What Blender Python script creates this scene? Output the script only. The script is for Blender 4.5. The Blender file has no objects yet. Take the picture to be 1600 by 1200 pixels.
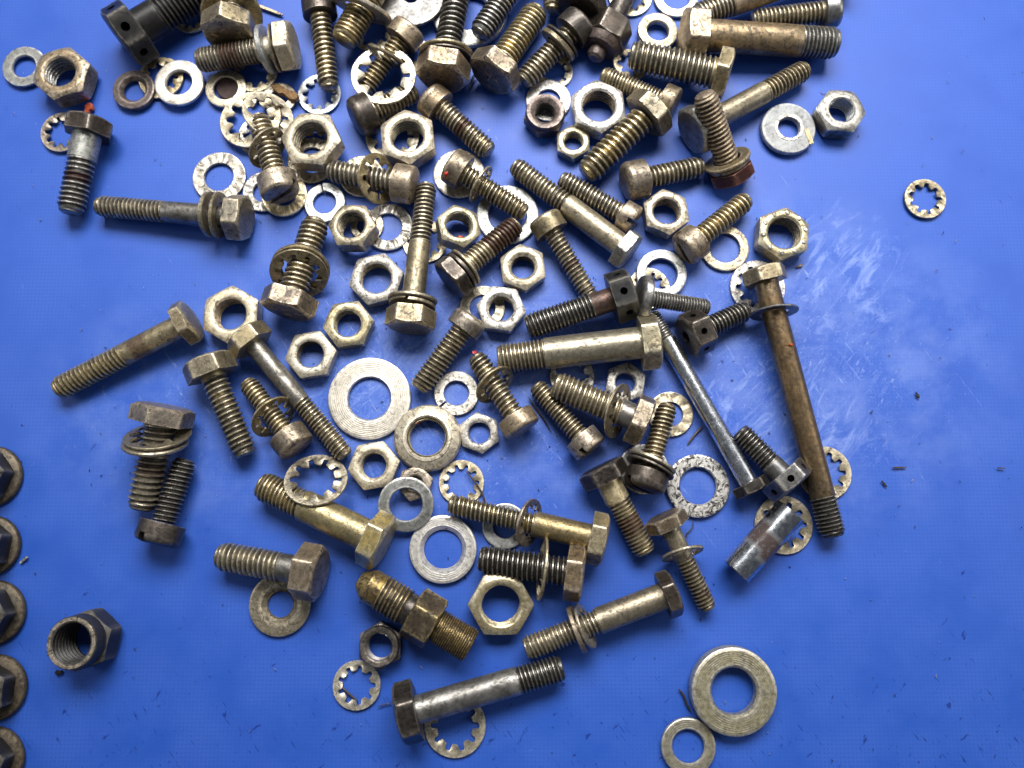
import bpy, math, random
import numpy as np
from mathutils import Matrix, Vector

rnd = random.Random(7)
SC = bpy.context.scene
COL = SC.collection

# ------------------------------------------------------------------ camera, light, exposure
F_PX = 1250.0                  # focal length in pixels of the 1600 px wide photograph
TILT = math.radians(10.0)
CAM_H = 0.234                  # metres above the sheet
cam_data = bpy.data.cameras.new("camera")
cam_data.sensor_width = 36.0
cam_data.lens = F_PX / 1600.0 * 36.0
cam_data.clip_start = 0.01
cam_data.clip_end = 20.0
cam_data.dof.use_dof = True
cam_data.dof.focus_distance = 0.232
cam_data.dof.aperture_fstop = 9.0
cam = bpy.data.objects.new("camera", cam_data)
cam.location = (0.0, 0.0, CAM_H)
cam.rotation_euler = (TILT, 0.0, 0.0)
COL.objects.link(cam)
SC.camera = cam

world = bpy.data.worlds.new("World")
SC.world = world
world.use_nodes = True
bg = world.node_tree.nodes["Background"]
bg.inputs[0].default_value = (0.80, 0.88, 1.0, 1)
bg.inputs[1].default_value = 0.11

def area(name, loc, target, sx, sy, power, col, spread=180):
    l = bpy.data.lights.new(name, 'AREA')
    l.shape = 'RECTANGLE'; l.size = sx; l.size_y = sy
    l.energy = power; l.color = col; l.spread = math.radians(spread)
    o = bpy.data.objects.new(name, l)
    o.location = loc
    d = Vector(target) - Vector(loc)
    o.rotation_euler = d.to_track_quat('-Z', 'Y').to_euler()
    COL.objects.link(o)
    return o
area("window_light", (0.04, 0.40, 0.50), (0.03, 0.11, 0), 0.52, 0.26, 2.0, (1.0, 0.99, 0.97), spread=84)
area("side_light", (0.62, 0.14, 0.40), (0.12, 0.06, 0), 0.25, 0.36, 0.95, (1.0, 0.98, 0.95))
area("left_light", (-0.60, 0.14, 0.40), (-0.12, 0.04, 0), 0.25, 0.36, 0.62, (0.96, 0.98, 1.0))

SC.view_settings.view_transform = 'Standard'
SC.view_settings.look = 'None'
SC.view_settings.exposure = 0.0
SC.view_settings.gamma = 1.0
SC.cycles.max_bounces = 6

# ------------------------------------------------------------------ pixel -> place on the sheet
CT, ST = math.cos(TILT), math.sin(TILT)
def at(px, py, z=0.0):
    dx, dy, dz = (px - 800.0) / F_PX, -(py - 600.0) / F_PX, -1.0
    w = Vector((dx, CT * dy - ST * dz, ST * dy + CT * dz))
    return Vector((0, 0, CAM_H)) + w * ((z - CAM_H) / w.z)
def kk(p):                      # metres per photograph pixel at place p
    d = Vector(p) - Vector((0, 0, CAM_H))
    return (d.y * (-ST) * -1 + -d.z * CT) / F_PX
def kpx(px, py, z=0.0):
    return kk(at(px, py, z))

# ------------------------------------------------------------------ materials
def nd(nt, typ, **kw):
    n = nt.nodes.new(typ)
    for k, v in kw.items():
        if k.startswith('i_'):
            n.inputs[k[2:].replace('_', ' ')].default_value = v
        else:
            setattr(n, k, v)
    return n
def ramp(nt, src, a, b):
    m = nd(nt, 'ShaderNodeMapRange'); m.clamp = True
    m.inputs['From Min'].default_value = a; m.inputs['From Max'].default_value = b
    nt.links.new(src, m.inputs['Value'])
    return m.outputs[0]
def mix(nt, fac, a, b):
    m = nd(nt, 'ShaderNodeMix', data_type='RGBA')
    for sock, v in ((m.inputs[0], fac), (m.inputs[6], a), (m.inputs[7], b)):
        if isinstance(v, (int, float)): sock.default_value = v
        elif isinstance(v, tuple): sock.default_value = (v[0], v[1], v[2], 1)
        else: nt.links.new(v, sock)
    return m.outputs[2]
def mth(nt, op, a, b=None, c=None):
    m = nd(nt, 'ShaderNodeMath', operation=op)
    for i, v in enumerate((a, b, c)):
        if v is None: continue
        if isinstance(v, (int, float)): m.inputs[i].default_value = v
        else: nt.links.new(v, m.inputs[i])
    return m.outputs[0]
def noise(nt, vec, scale, detail=3.0, rough=0.55, dist=0.0):
    n = nd(nt, 'ShaderNodeTexNoise')
    n.inputs['Scale'].default_value = scale; n.inputs['Detail'].default_value = detail
    n.inputs['Roughness'].default_value = rough; n.inputs['Distortion'].default_value = dist
    nt.links.new(vec, n.inputs['Vector'])
    return n.outputs['Fac']

def metal(name, base, base2, worn, dirt=(0.030, 0.024, 0.018), dirt_amt=0.5, rough=0.38, metallic=0.85,
          stain=(0.045, 0.016, 0.010), rings=False, bump=0.5):
    if name not in ('polished_steel', 'black_oxide'):
        dirt_amt = dirt_amt + 0.14
        base = tuple(x * 0.88 for x in base); base2 = tuple(x * 0.76 for x in base2)
    m = bpy.data.materials.new(name); m.use_nodes = True
    nt = m.node_tree; L = nt.links
    bs = nt.nodes['Principled BSDF']
    tc = nd(nt, 'ShaderNodeTexCoord'); oi = nd(nt, 'ShaderNodeObjectInfo')
    off = nd(nt, 'ShaderNodeVectorMath', operation='ADD')
    mul = nd(nt, 'ShaderNodeMath', operation='MULTIPLY'); mul.inputs[1].default_value = 3.7
    L.new(oi.outputs['Random'], mul.inputs[0])
    L.new(tc.outputs['Object'], off.inputs[0]); L.new(mul.outputs[0], off.inputs[1])
    v = off.outputs[0]
    n1 = noise(nt, v, 260, 3)
    n2 = noise(nt, v, 900, 5, 0.65)
    n3 = noise(nt, v, 4200, 2, 0.6)
    n4 = noise(nt, v, 480, 5, 0.7, 1.5)
    rv = mth(nt, 'MULTIPLY_ADD', oi.outputs['Random'], 0.34, -0.17)
    c = mix(nt, ramp(nt, mth(nt, 'ADD', n1, rv), 0.38, 0.62), base, base2)
    # fine tonal grain
    hv = nd(nt, 'ShaderNodeHueSaturation')
    L.new(c, hv.inputs['Color'])
    r2 = mth(nt, 'FRACT', mth(nt, 'MULTIPLY', oi.outputs['Random'], 17.31))
    L.new(mth(nt, 'ADD', mth(nt, 'MULTIPLY_ADD', n2, 1.1, 0.27), mth(nt, 'MULTIPLY', r2, 0.34)), hv.inputs['Value'])
    L.new(mth(nt, 'MULTIPLY_ADD', mth(nt, 'FRACT', mth(nt, 'MULTIPLY', oi.outputs['Random'], 5.77)), 0.75, 0.52), hv.inputs['Saturation'])
    c = hv.outputs[0]
    wa = nd(nt, 'ShaderNodeAttribute', attribute_name='wear')
    sa = nd(nt, 'ShaderNodeAttribute', attribute_name='stain')
    wf = mth(nt, 'MULTIPLY', wa.outputs['Fac'], ramp(nt, n2, 0.30, 0.56))
    c = mix(nt, wf, c, worn)
    df = mth(nt, 'MULTIPLY', ramp(nt, n4, 0.60 - 0.13 * dirt_amt, 0.68 - 0.10 * dirt_amt), min(1.0, 0.45 + dirt_amt * 0.5))
    df2 = mth(nt, 'MULTIPLY', ramp(nt, n3, 0.60, 0.70), 0.45 * dirt_amt)
    df = mth(nt, 'MAXIMUM', df, df2)
    c = mix(nt, df, c, dirt)
    ga = nd(nt, 'ShaderNodeAttribute', attribute_name='groove_dark')  # darker colour mixed into the thread roots, broken up by noise
    gf = mth(nt, 'MULTIPLY', ga.outputs['Fac'], ramp(nt, n1, 0.25, 0.60))
    n5 = noise(nt, v, 620, 4, 0.6, 0.8)
    crk = mth(nt, 'MULTIPLY', ramp(nt, mth(nt, 'ABSOLUTE', mth(nt, 'SUBTRACT', n5, 0.5)), 0.014, 0.002), ramp(nt, n1, 0.44, 0.56))
    crk = mth(nt, 'MULTIPLY', crk, 0.9 * min(1, dirt_amt * 1.6))
    df = mth(nt, 'MAXIMUM', df, crk)
    c = mix(nt, mth(nt, 'MULTIPLY', mth(nt, 'MAXIMUM', gf, crk), 0.85), c, dirt)
    sf = mth(nt, 'MULTIPLY', sa.outputs['Fac'], ramp(nt, n2, 0.22, 0.46))
    c = mix(nt, sf, c, stain)
    bs.inputs['Specular IOR Level'].default_value = 0.25 if name == 'black_oxide' else 0.4
    L.new(c, bs.inputs['Base Color'])
    any_d = mth(nt, 'MAXIMUM', mth(nt, 'MAXIMUM', df, sf), mth(nt, 'MULTIPLY', gf, 0.6))
    L.new(mth(nt, 'MULTIPLY', mth(nt, 'MULTIPLY_ADD', any_d, -0.75, 1.0), metallic), bs.inputs['Metallic'])
    L.new(mth(nt, 'MULTIPLY_ADD', n2, 0.30, rough - 0.13), bs.inputs['Roughness'])
    b1 = nd(nt, 'ShaderNodeBump'); b1.inputs['Strength'].default_value = bump; b1.inputs['Distance'].default_value = 0.00012
    h = mth(nt, 'MULTIPLY_ADD', n3, 0.5, n2)
    h = mth(nt, 'SUBTRACT', h, mth(nt, 'MULTIPLY', df, 0.35))
    if rings:
        sx = nd(nt, 'ShaderNodeSeparateXYZ'); L.new(tc.outputs['Object'], sx.inputs[0])
        r = mth(nt, 'SQRT', mth(nt, 'ADD', mth(nt, 'MULTIPLY', sx.outputs[0], sx.outputs[0]), mth(nt, 'MULTIPLY', sx.outputs[1], sx.outputs[1])))
        wv = mth(nt, 'SINE', mth(nt, 'MULTIPLY_ADD', r, 11000.0, mth(nt, 'MULTIPLY', n1, 9.0)))
        h = mth(nt, 'MULTIPLY_ADD', mth(nt, 'MULTIPLY', wv, ramp(nt, n1, 0.32, 0.55)), 0.26, h)
    L.new(h, b1.inputs['Height']); L.new(b1.outputs[0], bs.inputs['Normal'])
    return m

M = {}
M['gold']   = metal('yellow_zinc',  (0.56, 0.45, 0.225), (0.44, 0.365, 0.21), (0.74, 0.67, 0.50), dirt_amt=0.42, rough=0.34)
M['olive']  = metal('dull_zinc',    (0.41, 0.335, 0.195), (0.29, 0.23, 0.135), (0.66, 0.57, 0.41), dirt_amt=0.5, rough=0.38)
M['bronze'] = metal('worn_bronze',  (0.39, 0.295, 0.19), (0.25, 0.195, 0.13), (0.68, 0.56, 0.42), dirt_amt=0.6, rough=0.40)
M['steel']  = metal('grey_steel',   (0.33, 0.31, 0.275), (0.24, 0.22, 0.19), (0.62, 0.60, 0.56), dirt_amt=0.5, rough=0.36)
M['silver'] = metal('bright_zinc',  (0.62, 0.58, 0.51), (0.50, 0.45, 0.37), (0.78, 0.73, 0.66), dirt_amt=0.60, rough=0.42, metallic=0.75)
M['ring']   = metal('turned_zinc',  (0.68, 0.63, 0.55), (0.56, 0.50, 0.40), (0.80, 0.76, 0.69), dirt_amt=0.12, rough=0.40, metallic=0.75, rings=True)
M['ringgold'] = metal('turned_yellow_zinc', (0.60, 0.53, 0.33), (0.47, 0.43, 0.34), (0.74, 0.69, 0.58), dirt_amt=0.08, rough=0.40, rings=True)
M['pale']   = metal('pale_zinc',    (0.62, 0.53, 0.36), (0.47, 0.39, 0.25), (0.84, 0.74, 0.57), dirt_amt=0.45, rough=0.42, metallic=0.78)
M['plate']  = metal('grey_zinc_plate', (0.50, 0.50, 0.47), (0.40, 0.40, 0.36), (0.70, 0.69, 0.65), dirt_amt=0.35, rough=0.40, metallic=0.8)
M['flange'] = metal('flange_bronze', (0.060, 0.048, 0.034), (0.03, 0.025, 0.02), (0.20, 0.155, 0.10), dirt_amt=0.5, rough=0.42, metallic=0.5)
M['greyplate'] = metal('grey_plate_dark', (0.36, 0.37, 0.37), (0.28, 0.285, 0.28), (0.6, 0.6, 0.58), dirt_amt=0.15, rough=0.60, metallic=0.35)
M['flaky'] = metal('flaking_zinc', (0.66, 0.62, 0.56), (0.55, 0.50, 0.43), (0.8, 0.76, 0.7), dirt=(0.018, 0.015, 0.013), dirt_amt=0.95, rough=0.40, metallic=0.75)
M['umber'] = metal('umber_stained_steel', (0.21, 0.145, 0.085), (0.13, 0.092, 0.058), (0.46, 0.37, 0.25), dirt_amt=0.3, rough=0.32)
M['maroon'] = metal('maroon_stained_steel', (0.085, 0.022, 0.018), (0.06, 0.025, 0.02), (0.22, 0.10, 0.07), dirt_amt=0.3, rough=0.34, metallic=0.3)
M['dark']   = metal('oily_dark_steel', (0.085, 0.068, 0.056), (0.05, 0.04, 0.034), (0.30, 0.26, 0.22), dirt_amt=0.5, rough=0.34)
M['brown']  = metal('rusty_brown_steel', (0.11, 0.068, 0.055), (0.07, 0.048, 0.043), (0.28, 0.22, 0.19), dirt_amt=0.5, rough=0.38, metallic=0.55)
M['black']  = metal('black_oxide',  (0.011, 0.011, 0.012), (0.007, 0.007, 0.007), (0.11, 0.10, 0.085), dirt=(0.012, 0.010, 0.008), dirt_amt=0.1, rough=0.36, metallic=0.1, bump=0.3)
M['slate']  = metal('slate_steel',  (0.20, 0.20, 0.20), (0.14, 0.135, 0.13), (0.42, 0.40, 0.37), dirt_amt=0.25, rough=0.32)
M['brass']  = metal('tarnished_brass', (0.34, 0.24, 0.09), (0.15, 0.09, 0.04), (0.58, 0.45, 0.22), dirt_amt=0.85, rough=0.36)
M['chrome'] = metal('polished_steel', (0.55, 0.57, 0.60), (0.50, 0.52, 0.55), (0.75, 0.75, 0.76), dirt_amt=0.02, rough=0.22, metallic=1.0, bump=0.12, stain=(0.09, 0.065, 0.06))
M['thread'] = metal('oily_thread',  (0.42, 0.345, 0.205), (0.28, 0.235, 0.15), (0.72, 0.62, 0.45), dirt_amt=0.55, rough=0.32)
M['gthread'] = metal('golden_thread', (0.44, 0.34, 0.16), (0.30, 0.26, 0.18), (0.72, 0.64, 0.47), dirt_amt=0.45, rough=0.30)
M['sthread'] = metal('steel_thread', (0.27, 0.26, 0.24), (0.18, 0.17, 0.155), (0.58, 0.56, 0.52), dirt_amt=0.5, rough=0.30)
M['dthread'] = metal('dark_thread', (0.10, 0.092, 0.080), (0.06, 0.053, 0.046), (0.40, 0.38, 0.34), dirt_amt=0.45, rough=0.28)

def plain(name, col, rough=0.6, metallic=0.0, col2=None, scale=900):
    m = bpy.data.materials.new(name); m.use_nodes = True
    nt = m.node_tree; bs = nt.nodes['Principled BSDF']
    tc = nd(nt, 'ShaderNodeTexCoord')
    n = noise(nt, tc.outputs['Object'], scale, 4)
    c = mix(nt, ramp(nt, n, 0.35, 0.65), col, col2 or tuple(x * 0.6 for x in col))
    nt.links.new(c, bs.inputs['Base Color'])
    bs.inputs['Roughness'].default_value = rough; bs.inputs['Metallic'].default_value = metallic
    b = nd(nt, 'ShaderNodeBump'); b.inputs['Strength'].default_value = 0.5; b.inputs['Distance'].default_value = 0.0001
    nt.links.new(n, b.inputs['Height']); nt.links.new(b.outputs[0], bs.inputs['Normal'])
    return m
M['red'] = plain('red_paint', (0.55, 0.035, 0.02), 0.4)
M['orange'] = plain('orange_paint', (0.50, 0.075, 0.015), 0.5)
M['fibre'] = plain('dark_fibre', (0.06, 0.035, 0.03), 0.8)
M['wood'] = plain('frayed_wood', (0.30, 0.17, 0.06), 0.8, 0, (0.10, 0.05, 0.02), 1500)
M['wire'] = plain('dark_wire', (0.10, 0.075, 0.05), 0.45, 0.6)
M['mark'] = plain('bright_stamp', (0.75, 0.50, 0.32), 0.4, 0.8)
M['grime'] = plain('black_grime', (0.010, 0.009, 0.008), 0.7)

# blue vinyl sheet
def sheet_material():
    m = bpy.data.materials.new('blue_vinyl'); m.use_nodes = True
    nt = m.node_tree; L = nt.links; bs = nt.nodes['Principled BSDF']
    tc = nd(nt, 'ShaderNodeTexCoord'); v = tc.outputs['Object']
    sx = nd(nt, 'ShaderNodeSeparateXYZ'); L.new(v, sx.inputs[0])
    X, Y = sx.outputs[0], sx.outputs[1]
    big = noise(nt, v, 9, 3)
    mid = noise(nt, v, 60, 4)
    fine = noise(nt, v, 2600, 3)
    c = mix(nt, ramp(nt, big, 0.3, 0.7), (0.013, 0.074, 0.41), (0.015, 0.082, 0.43))
    # woven scrim under the vinyl: a faint square grid
    def wave(coord, per): return mth(nt, 'SINE', mth(nt, 'MULTIPLY', coord, 2 * math.pi / per))
    weave = mth(nt, 'MAXIMUM', wave(X, 0.00112), wave(Y, 0.00112))
    weave2 = mth(nt, 'ADD', mth(nt, 'MULTIPLY', weave, 0.5), 0.5)
    wmask = ramp(nt, mid, 0.35, 0.6)
    c = mix(nt, mth(nt, 'MULTIPLY', mth(nt, 'MULTIPLY', weave2, wmask), 0.13), c, (0.10, 0.22, 0.70))
    # pale scuffs, gathered where the parts have been dragged about
    def blob(cx, cy, rx, ry):
        a = mth(nt, 'DIVIDE', mth(nt, 'SUBTRACT', X, cx), rx); b = mth(nt, 'DIVIDE', mth(nt, 'SUBTRACT', Y, cy), ry)
        d = mth(nt, 'ADD', mth(nt, 'MULTIPLY', a, a), mth(nt, 'MULTIPLY', b, b))
        return ramp(nt, d, 1.0, 0.1)
    p1, p2, p3 = at(700, 560), at(1180, 560), at(330, 640)
    zone = mth(nt, 'MAXIMUM', blob(p1.x, p1.y, 0.085, 0.062), mth(nt, 'MULTIPLY', blob(p2.x, p2.y, 0.085, 0.06), 0.85))
    zone = mth(nt, 'MAXIMUM', zone, mth(nt, 'MULTIPLY', blob(p3.x, p3.y, 0.06, 0.04), 0.6))
    # streaky vector
    mp = nd(nt, 'ShaderNodeMapping'); mp.inputs['Rotation'].default_value = (0, 0, -0.8); mp.inputs['Scale'].default_value = (0.7, 1.9, 1)
    L.new(v, mp.inputs[0]); mpb = nd(nt, 'ShaderNodeMapping'); mpb.inputs['Scale'].default_value = mp.inputs['Scale'].default_value; mp.inputs['Scale'].default_value = (1, 1, 1); L.new(mp.outputs[0], mpb.inputs[0]); mp = mpb
    mp2 = nd(nt, 'ShaderNodeMapping'); mp2.inputs['Rotation'].default_value = (0, 0, 0.95); mp2.inputs['Scale'].default_value = (0.55, 5.0, 1)
    L.new(v, mp2.inputs[0]); mpc = nd(nt, 'ShaderNodeMapping'); mpc.inputs['Scale'].default_value = mp2.inputs['Scale'].default_value; mp2.inputs['Scale'].default_value = (1, 1, 1); L.new(mp2.outputs[0], mpc.inputs[0]); mp2 = mpc
    s1 = noise(nt, mp.outputs[0], 190, 9, 0.80, 2.2)
    s2 = noise(nt, mp2.outputs[0], 120, 8, 0.78, 0.5)
    s3 = noise(nt, v, 330, 8, 0.82, 3.0)
    thr = mth(nt, 'MULTIPLY', zone, 0.105)
    sc1 = ramp(nt, mth(nt, 'ADD', s1, thr), 0.655, 0.74)
    sc2 = ramp(nt, mth(nt, 'ADD', s2, thr), 0.665, 0.75)
    sc3 = ramp(nt, mth(nt, 'ADD', s3, thr), 0.66, 0.73)
    sc = mth(nt, 'MAXIMUM', mth(nt, 'MAXIMUM', sc1, sc2), sc3)
    haze = mth(nt, 'MULTIPLY', mth(nt, 'MULTIPLY', zone, ramp(nt, noise(nt, v, 70, 5, 0.65), 0.42, 0.66)), 0.24)
    p4, p5 = at(1310, 430), at(1215, 650)
    z4 = mth(nt, 'MAXIMUM', blob(p4.x, p4.y, 0.030, 0.028), mth(nt, 'MAXIMUM', blob(p5.x, p5.y, 0.045, 0.030), mth(nt, 'MULTIPLY', blob(p1.x, p1.y, 0.075, 0.05), 0.8)))
    sm = ramp(nt, mth(nt, 'ADD', noise(nt, mp.outputs[0], 62, 9, 0.72, 2.2), mth(nt, 'MULTIPLY', z4, 0.12)), 0.585, 0.78)
    sm = mth(nt, 'MULTIPLY', sm, z4)
    haze = mth(nt, 'MAXIMUM', haze, mth(nt, 'MULTIPLY', sm, 0.50))
    scf = mth(nt, 'MAXIMUM', mth(nt, 'MULTIPLY', sc, 0.48), haze)
    c = mix(nt, scf, c, (0.36, 0.47, 0.80))
    # dark oily smears toward the near side
    zone2 = ramp(nt, Y, -0.02, -0.06)
    d1 = noise(nt, mp.outputs[0], 240, 5, 0.62, 0.4)
    d2 = noise(nt, mp2.outputs[0], 330, 4, 0.6)
    thr2 = mth(nt, 'MULTIPLY', zone2, 0.05)
    ds = mth(nt, 'MAXIMUM', ramp(nt, mth(nt, 'SUBTRACT', d1, thr2), 0.312, 0.275), ramp(nt, mth(nt, 'SUBTRACT', d2, thr2), 0.305, 0.268))
    oil = ramp(nt, noise(nt, v, 38, 5, 0.6, 0.4), 0.60, 0.75)
    c = mix(nt, mth(nt, 'MULTIPLY', ds, 0.80), c, (0.010, 0.030, 0.20))
    c = mix(nt, mth(nt, 'MULTIPLY', oil, 0.35), c, (0.022, 0.066, 0.40))
    L.new(c, bs.inputs['Base Color'])
    r = mth(nt, 'MULTIPLY_ADD', mid, 0.25, 0.40)
    r = mth(nt, 'SUBTRACT', r, mth(nt, 'MULTIPLY', ds, 0.2))
    L.new(r, bs.inputs['Roughness'])
    bs.inputs['Specular IOR Level'].default_value = 0.50
    b = nd(nt, 'ShaderNodeBump'); b.inputs['Strength'].default_value = 0.35; b.inputs['Distance'].default_value = 0.00012
    h = mth(nt, 'ADD', mth(nt, 'MULTIPLY', weave, 0.10), mth(nt, 'MULTIPLY', fine, 0.5))
    h = mth(nt, 'MULTIPLY_ADD', sc, 0.6, h)
    h = mth(nt, 'MULTIPLY_ADD', mid, 2.0, h)
    L.new(h, b.inputs['Height']); L.new(b.outputs[0], bs.inputs['Normal'])
    return m
M['sheet'] = sheet_material()

# ------------------------------------------------------------------ mesh helpers
def make_mesh(name, verts, faces, mat, wear=None, stain=None, groove_dark=None, sharp=28, mats=None, fmat=None):
    me = bpy.data.meshes.new(name)
    me.from_pydata([tuple(v) for v in verts], [], faces)
    me.validate()
    for mm in (mats or [mat]): me.materials.append(mm)
    if fmat is not None and len(fmat) == len(me.polygons):
        me.polygons.foreach_set('material_index', fmat)
    me.polygons.foreach_set('use_smooth', [True] * len(me.polygons))
    if sharp: me.set_sharp_from_angle(angle=math.radians(sharp))
    n = len(me.vertices)
    for nm, a in (('wear', wear), ('stain', stain), ('groove_dark', groove_dark)):
        at_ = me.attributes.new(nm, 'FLOAT', 'POINT')
        if a is not None and len(a) == n: at_.data.foreach_set('value', np.asarray(a, dtype=np.float32))
    return me
def link(name, me, parent=None, label=None):
    o = bpy.data.objects.new(name, me); COL.objects.link(o)
    if parent is not None: o.parent = parent
    if label: o['label'] = label
    return o

class G:
    """surface built of rings (each an (n,3) array), closed round, optionally capped"""
    def __init__(s): s.v = []; s.f = []; s.w = []; s.st = []
    def ring(s, pts, w=0.0, st=0.0):
        i = len(s.v); s.v.extend(map(tuple, pts)); n = len(pts)
        s.w.extend(list(w) if np.ndim(w) else [w] * n); s.st.extend([st] * n); return (i, n)
    def join(s, a, b):
        (i, n), (j, _) = a, b
        for k in range(n):
            k2 = (k + 1) % n
            s.f.append((i + k, i + k2, j + k2, j + k))
    def cap(s, a, z=None, flip=False, w=0.0, p=None, st=0.0):
        i, n = a
        c = np.mean(np.array(s.v[i:i + n]), axis=0)
        if z is not None: c[2] = z
        s.v.append(tuple(c)); s.w.append(w); s.st.append(st); m = len(s.v) - 1
        for k in range(n):
            k2 = (k + 1) % n
            s.f.append((i + k, m, i + k2) if not flip else (i + k2, m, i + k))
    def mesh(s, name, mat, **kw):
        gr = [max(0.0, -w) for w in s.w]; w = [max(0.0, w) for w in s.w]
        return make_mesh(name, s.v, s.f, mat, w, s.st, gr, **kw)

def hex_theta(rot):
    offs = [0, 1.6, 4.5, 13, 30, 47, 55.5, 58.4]
    return np.radians(np.array([rot + 60 * k + o for k in range(6) for o in offs])), rot
def hexR(th, a, rot):
    t = (np.degrees(th) - rot) % 60 - 30          # 0 at flat middle, +-30 at corners
    R = a / np.cos(np.radians(t))
    return np.minimum(R, a / math.cos(math.radians(30)) * 0.987)
def edge_w(th, rot):
    t = np.abs((np.degrees(th) - rot) % 60 - 30)
    return np.where(t > 27.5, 1.0, np.where(t > 25, 0.45, 0.08))
def circ(th, r, z): return np.stack([r * np.cos(th), r * np.sin(th), np.full_like(th, z)], 1)
def ringR(th, R, z):
    z = np.broadcast_to(z, th.shape)
    return np.stack([R * np.cos(th), R * np.sin(th), z], 1)
def circular(n=40, ph=0.0): return np.linspace(0, 2 * math.pi, n, endpoint=False) + ph

def jitter(me, amp, sc, seed):
    """small knocks and dents so that no two pieces share an outline"""
    from mathutils import noise as mn
    for v in me.vertices:
        p = v.co * sc + Vector((seed * 7.1, seed * 3.3, seed))
        v.co += Vector((mn.noise(p), mn.noise(p + Vector((9, 1, 5))), mn.noise(p + Vector((3, 7, 2))))) * amp

def helix(g, r, p, z0, z1, n=28, depth=None, inward=False, tip=0.0, stainf=None, wearf=0.75, flat=0.14):
    """threaded surface between z0 and z1, crests at r (roots at r-depth). tip: length of the tapered end at z1"""
    depth = depth or 0.52 * p
    ph = [0.0, 0.10, 0.22, 0.42, 0.55, 0.76, 0.90]
    pr = [1.0, 1.0, 0.55, 0.0, 0.0, 0.55, 1.0]
    m = len(ph); turns = int(math.ceil((z1 - z0) / p)) + 1
    th = circular(n)
    rows = []
    lead = th / (2 * math.pi) * p
    for t in range(-1, turns + 1):
        for q, f in zip(ph, pr):
            s = z0 + (t + q) * p
            z = np.clip(s + lead, z0, z1)
            R = np.full(n, r - depth * (1 - f))
            if tip > 0:
                lim = r - (np.clip((z - (z1 - tip)) / tip, 0, 1)) ** 1.3 * depth * 1.5
                R = np.minimum(R, lim)
            if inward: R = np.full(n, r + depth * (1 - f))
            st = stainf(float(np.mean(z))) if stainf else 0.0
            w = wearf if f >= 1.0 else (-1.0 if f == 0.0 else -0.12)  # crests get the worn colour, roots the groove darkening
            i = len(g.v)
            g.v.extend(map(tuple, ringR(th, R, z))); g.w.extend([w] * n); g.st.extend([st] * n)
            rows.append((i, z))
    for a in range(len(rows) - 1):
        i, za = rows[a]; j, zb = rows[a + 1]
        for k in range(n - 1):
            if max(zb[k], zb[k + 1]) <= z0 or min(za[k], za[k + 1]) >= z1: continue
            g.f.append((i + k, i + k + 1, j + k + 1, j + k))
    for a in range(len(rows) - 1 - m):          # seam: last column meets the first one turn on
        i, za = rows[a]; j, zb = rows[a + 1]
        i2, zc = rows[a + m]; j2, zd = rows[a + 1 + m]
        k = n - 1
        if max(zb[k], zd[0]) <= z0 or min(za[k], zc[0]) >= z1: continue
        g.f.append((i + k, i2, j2, j + k))
    return depth

def set_frame(root, origin, zaxis, roll=0.0):
    Z = zaxis.normalized()
    up = Vector((0, 0, 1))
    if abs(Z.dot(up)) > 0.98: up = Vector((0, 1, 0))
    X = up.cross(Z).normalized()
    Y = Z.cross(X).normalized()
    m = Matrix((X, Y, Z)).transposed().to_4x4()
    m = Matrix.Translation(origin) @ m @ Matrix.Rotation(math.radians(roll), 4, 'Z')
    root.matrix_world = m
    return m
def empty(name, label, cat, group=None):
    o = bpy.data.objects.new(name, None); COL.objects.link(o)
    o.empty_display_size = 0.005
    o['label'] = label; o['category'] = cat
    if group: o['group'] = group
    return o
def tag(o, label, cat, group=None):
    o['label'] = label; o['category'] = cat
    if group: o['group'] = group
    return o

CUT = []
def boolean_cut(me, cutters, mat):
    """really cut slots and wire holes into a head"""
    o = bpy.data.objects.new('tmp_head', me); COL.objects.link(o)
    cs = []
    for (vs, fs, smooth) in cutters:
        cm = bpy.data.meshes.new('tmp'); cm.from_pydata(vs, [], fs)
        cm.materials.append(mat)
        co = bpy.data.objects.new('tmp_cut', cm); COL.objects.link(co); cs.append(co)
        md = o.modifiers.new('b', 'BOOLEAN'); md.operation = 'DIFFERENCE'; md.object = co; md.solver = 'EXACT'
    dg = bpy.context.evaluated_depsgraph_get()
    new = bpy.data.meshes.new_from_object(o.evaluated_get(dg))
    new.polygons.foreach_set('use_smooth', [True] * len(new.polygons))
    new.set_sharp_from_angle(angle=math.radians(28))
    bpy.data.objects.remove(o)
    for c in cs: bpy.data.objects.remove(c)
    return new
def box_cutter(sx, sy, z0, z1, ang):
    c, s = math.cos(ang), math.sin(ang); vs = []
    for z in (z0, z1):
        for x, y in ((-sx, -sy), (sx, -sy), (sx, sy), (-sx, sy)): vs.append((x * c - y * s, x * s + y * c, z))
    return (vs, [(3, 2, 1, 0), (4, 5, 6, 7), (0, 1, 5, 4), (1, 2, 6, 5), (2, 3, 7, 6), (3, 0, 4, 7)], False)
def rod_cutter(r, length, z, ang, r0=0.0):
    n = 14; vs = []; d = Vector((math.cos(ang), math.sin(ang), 0)); u = Vector((-d.y, d.x, 0)); w = Vector((0, 0, 1))
    for t in (r0, length):
        for k in range(n):
            a = 2 * math.pi * k / n
            vs.append(tuple(d * t + u * (r * math.cos(a)) + w * (z + r * math.sin(a))))
    fs = [tuple(range(n - 1, -1, -1)), tuple(range(n, 2 * n))] + [(k, (k + 1) % n, n + (k + 1) % n, n + k) for k in range(n)]
    return (vs, fs, True)
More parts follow.
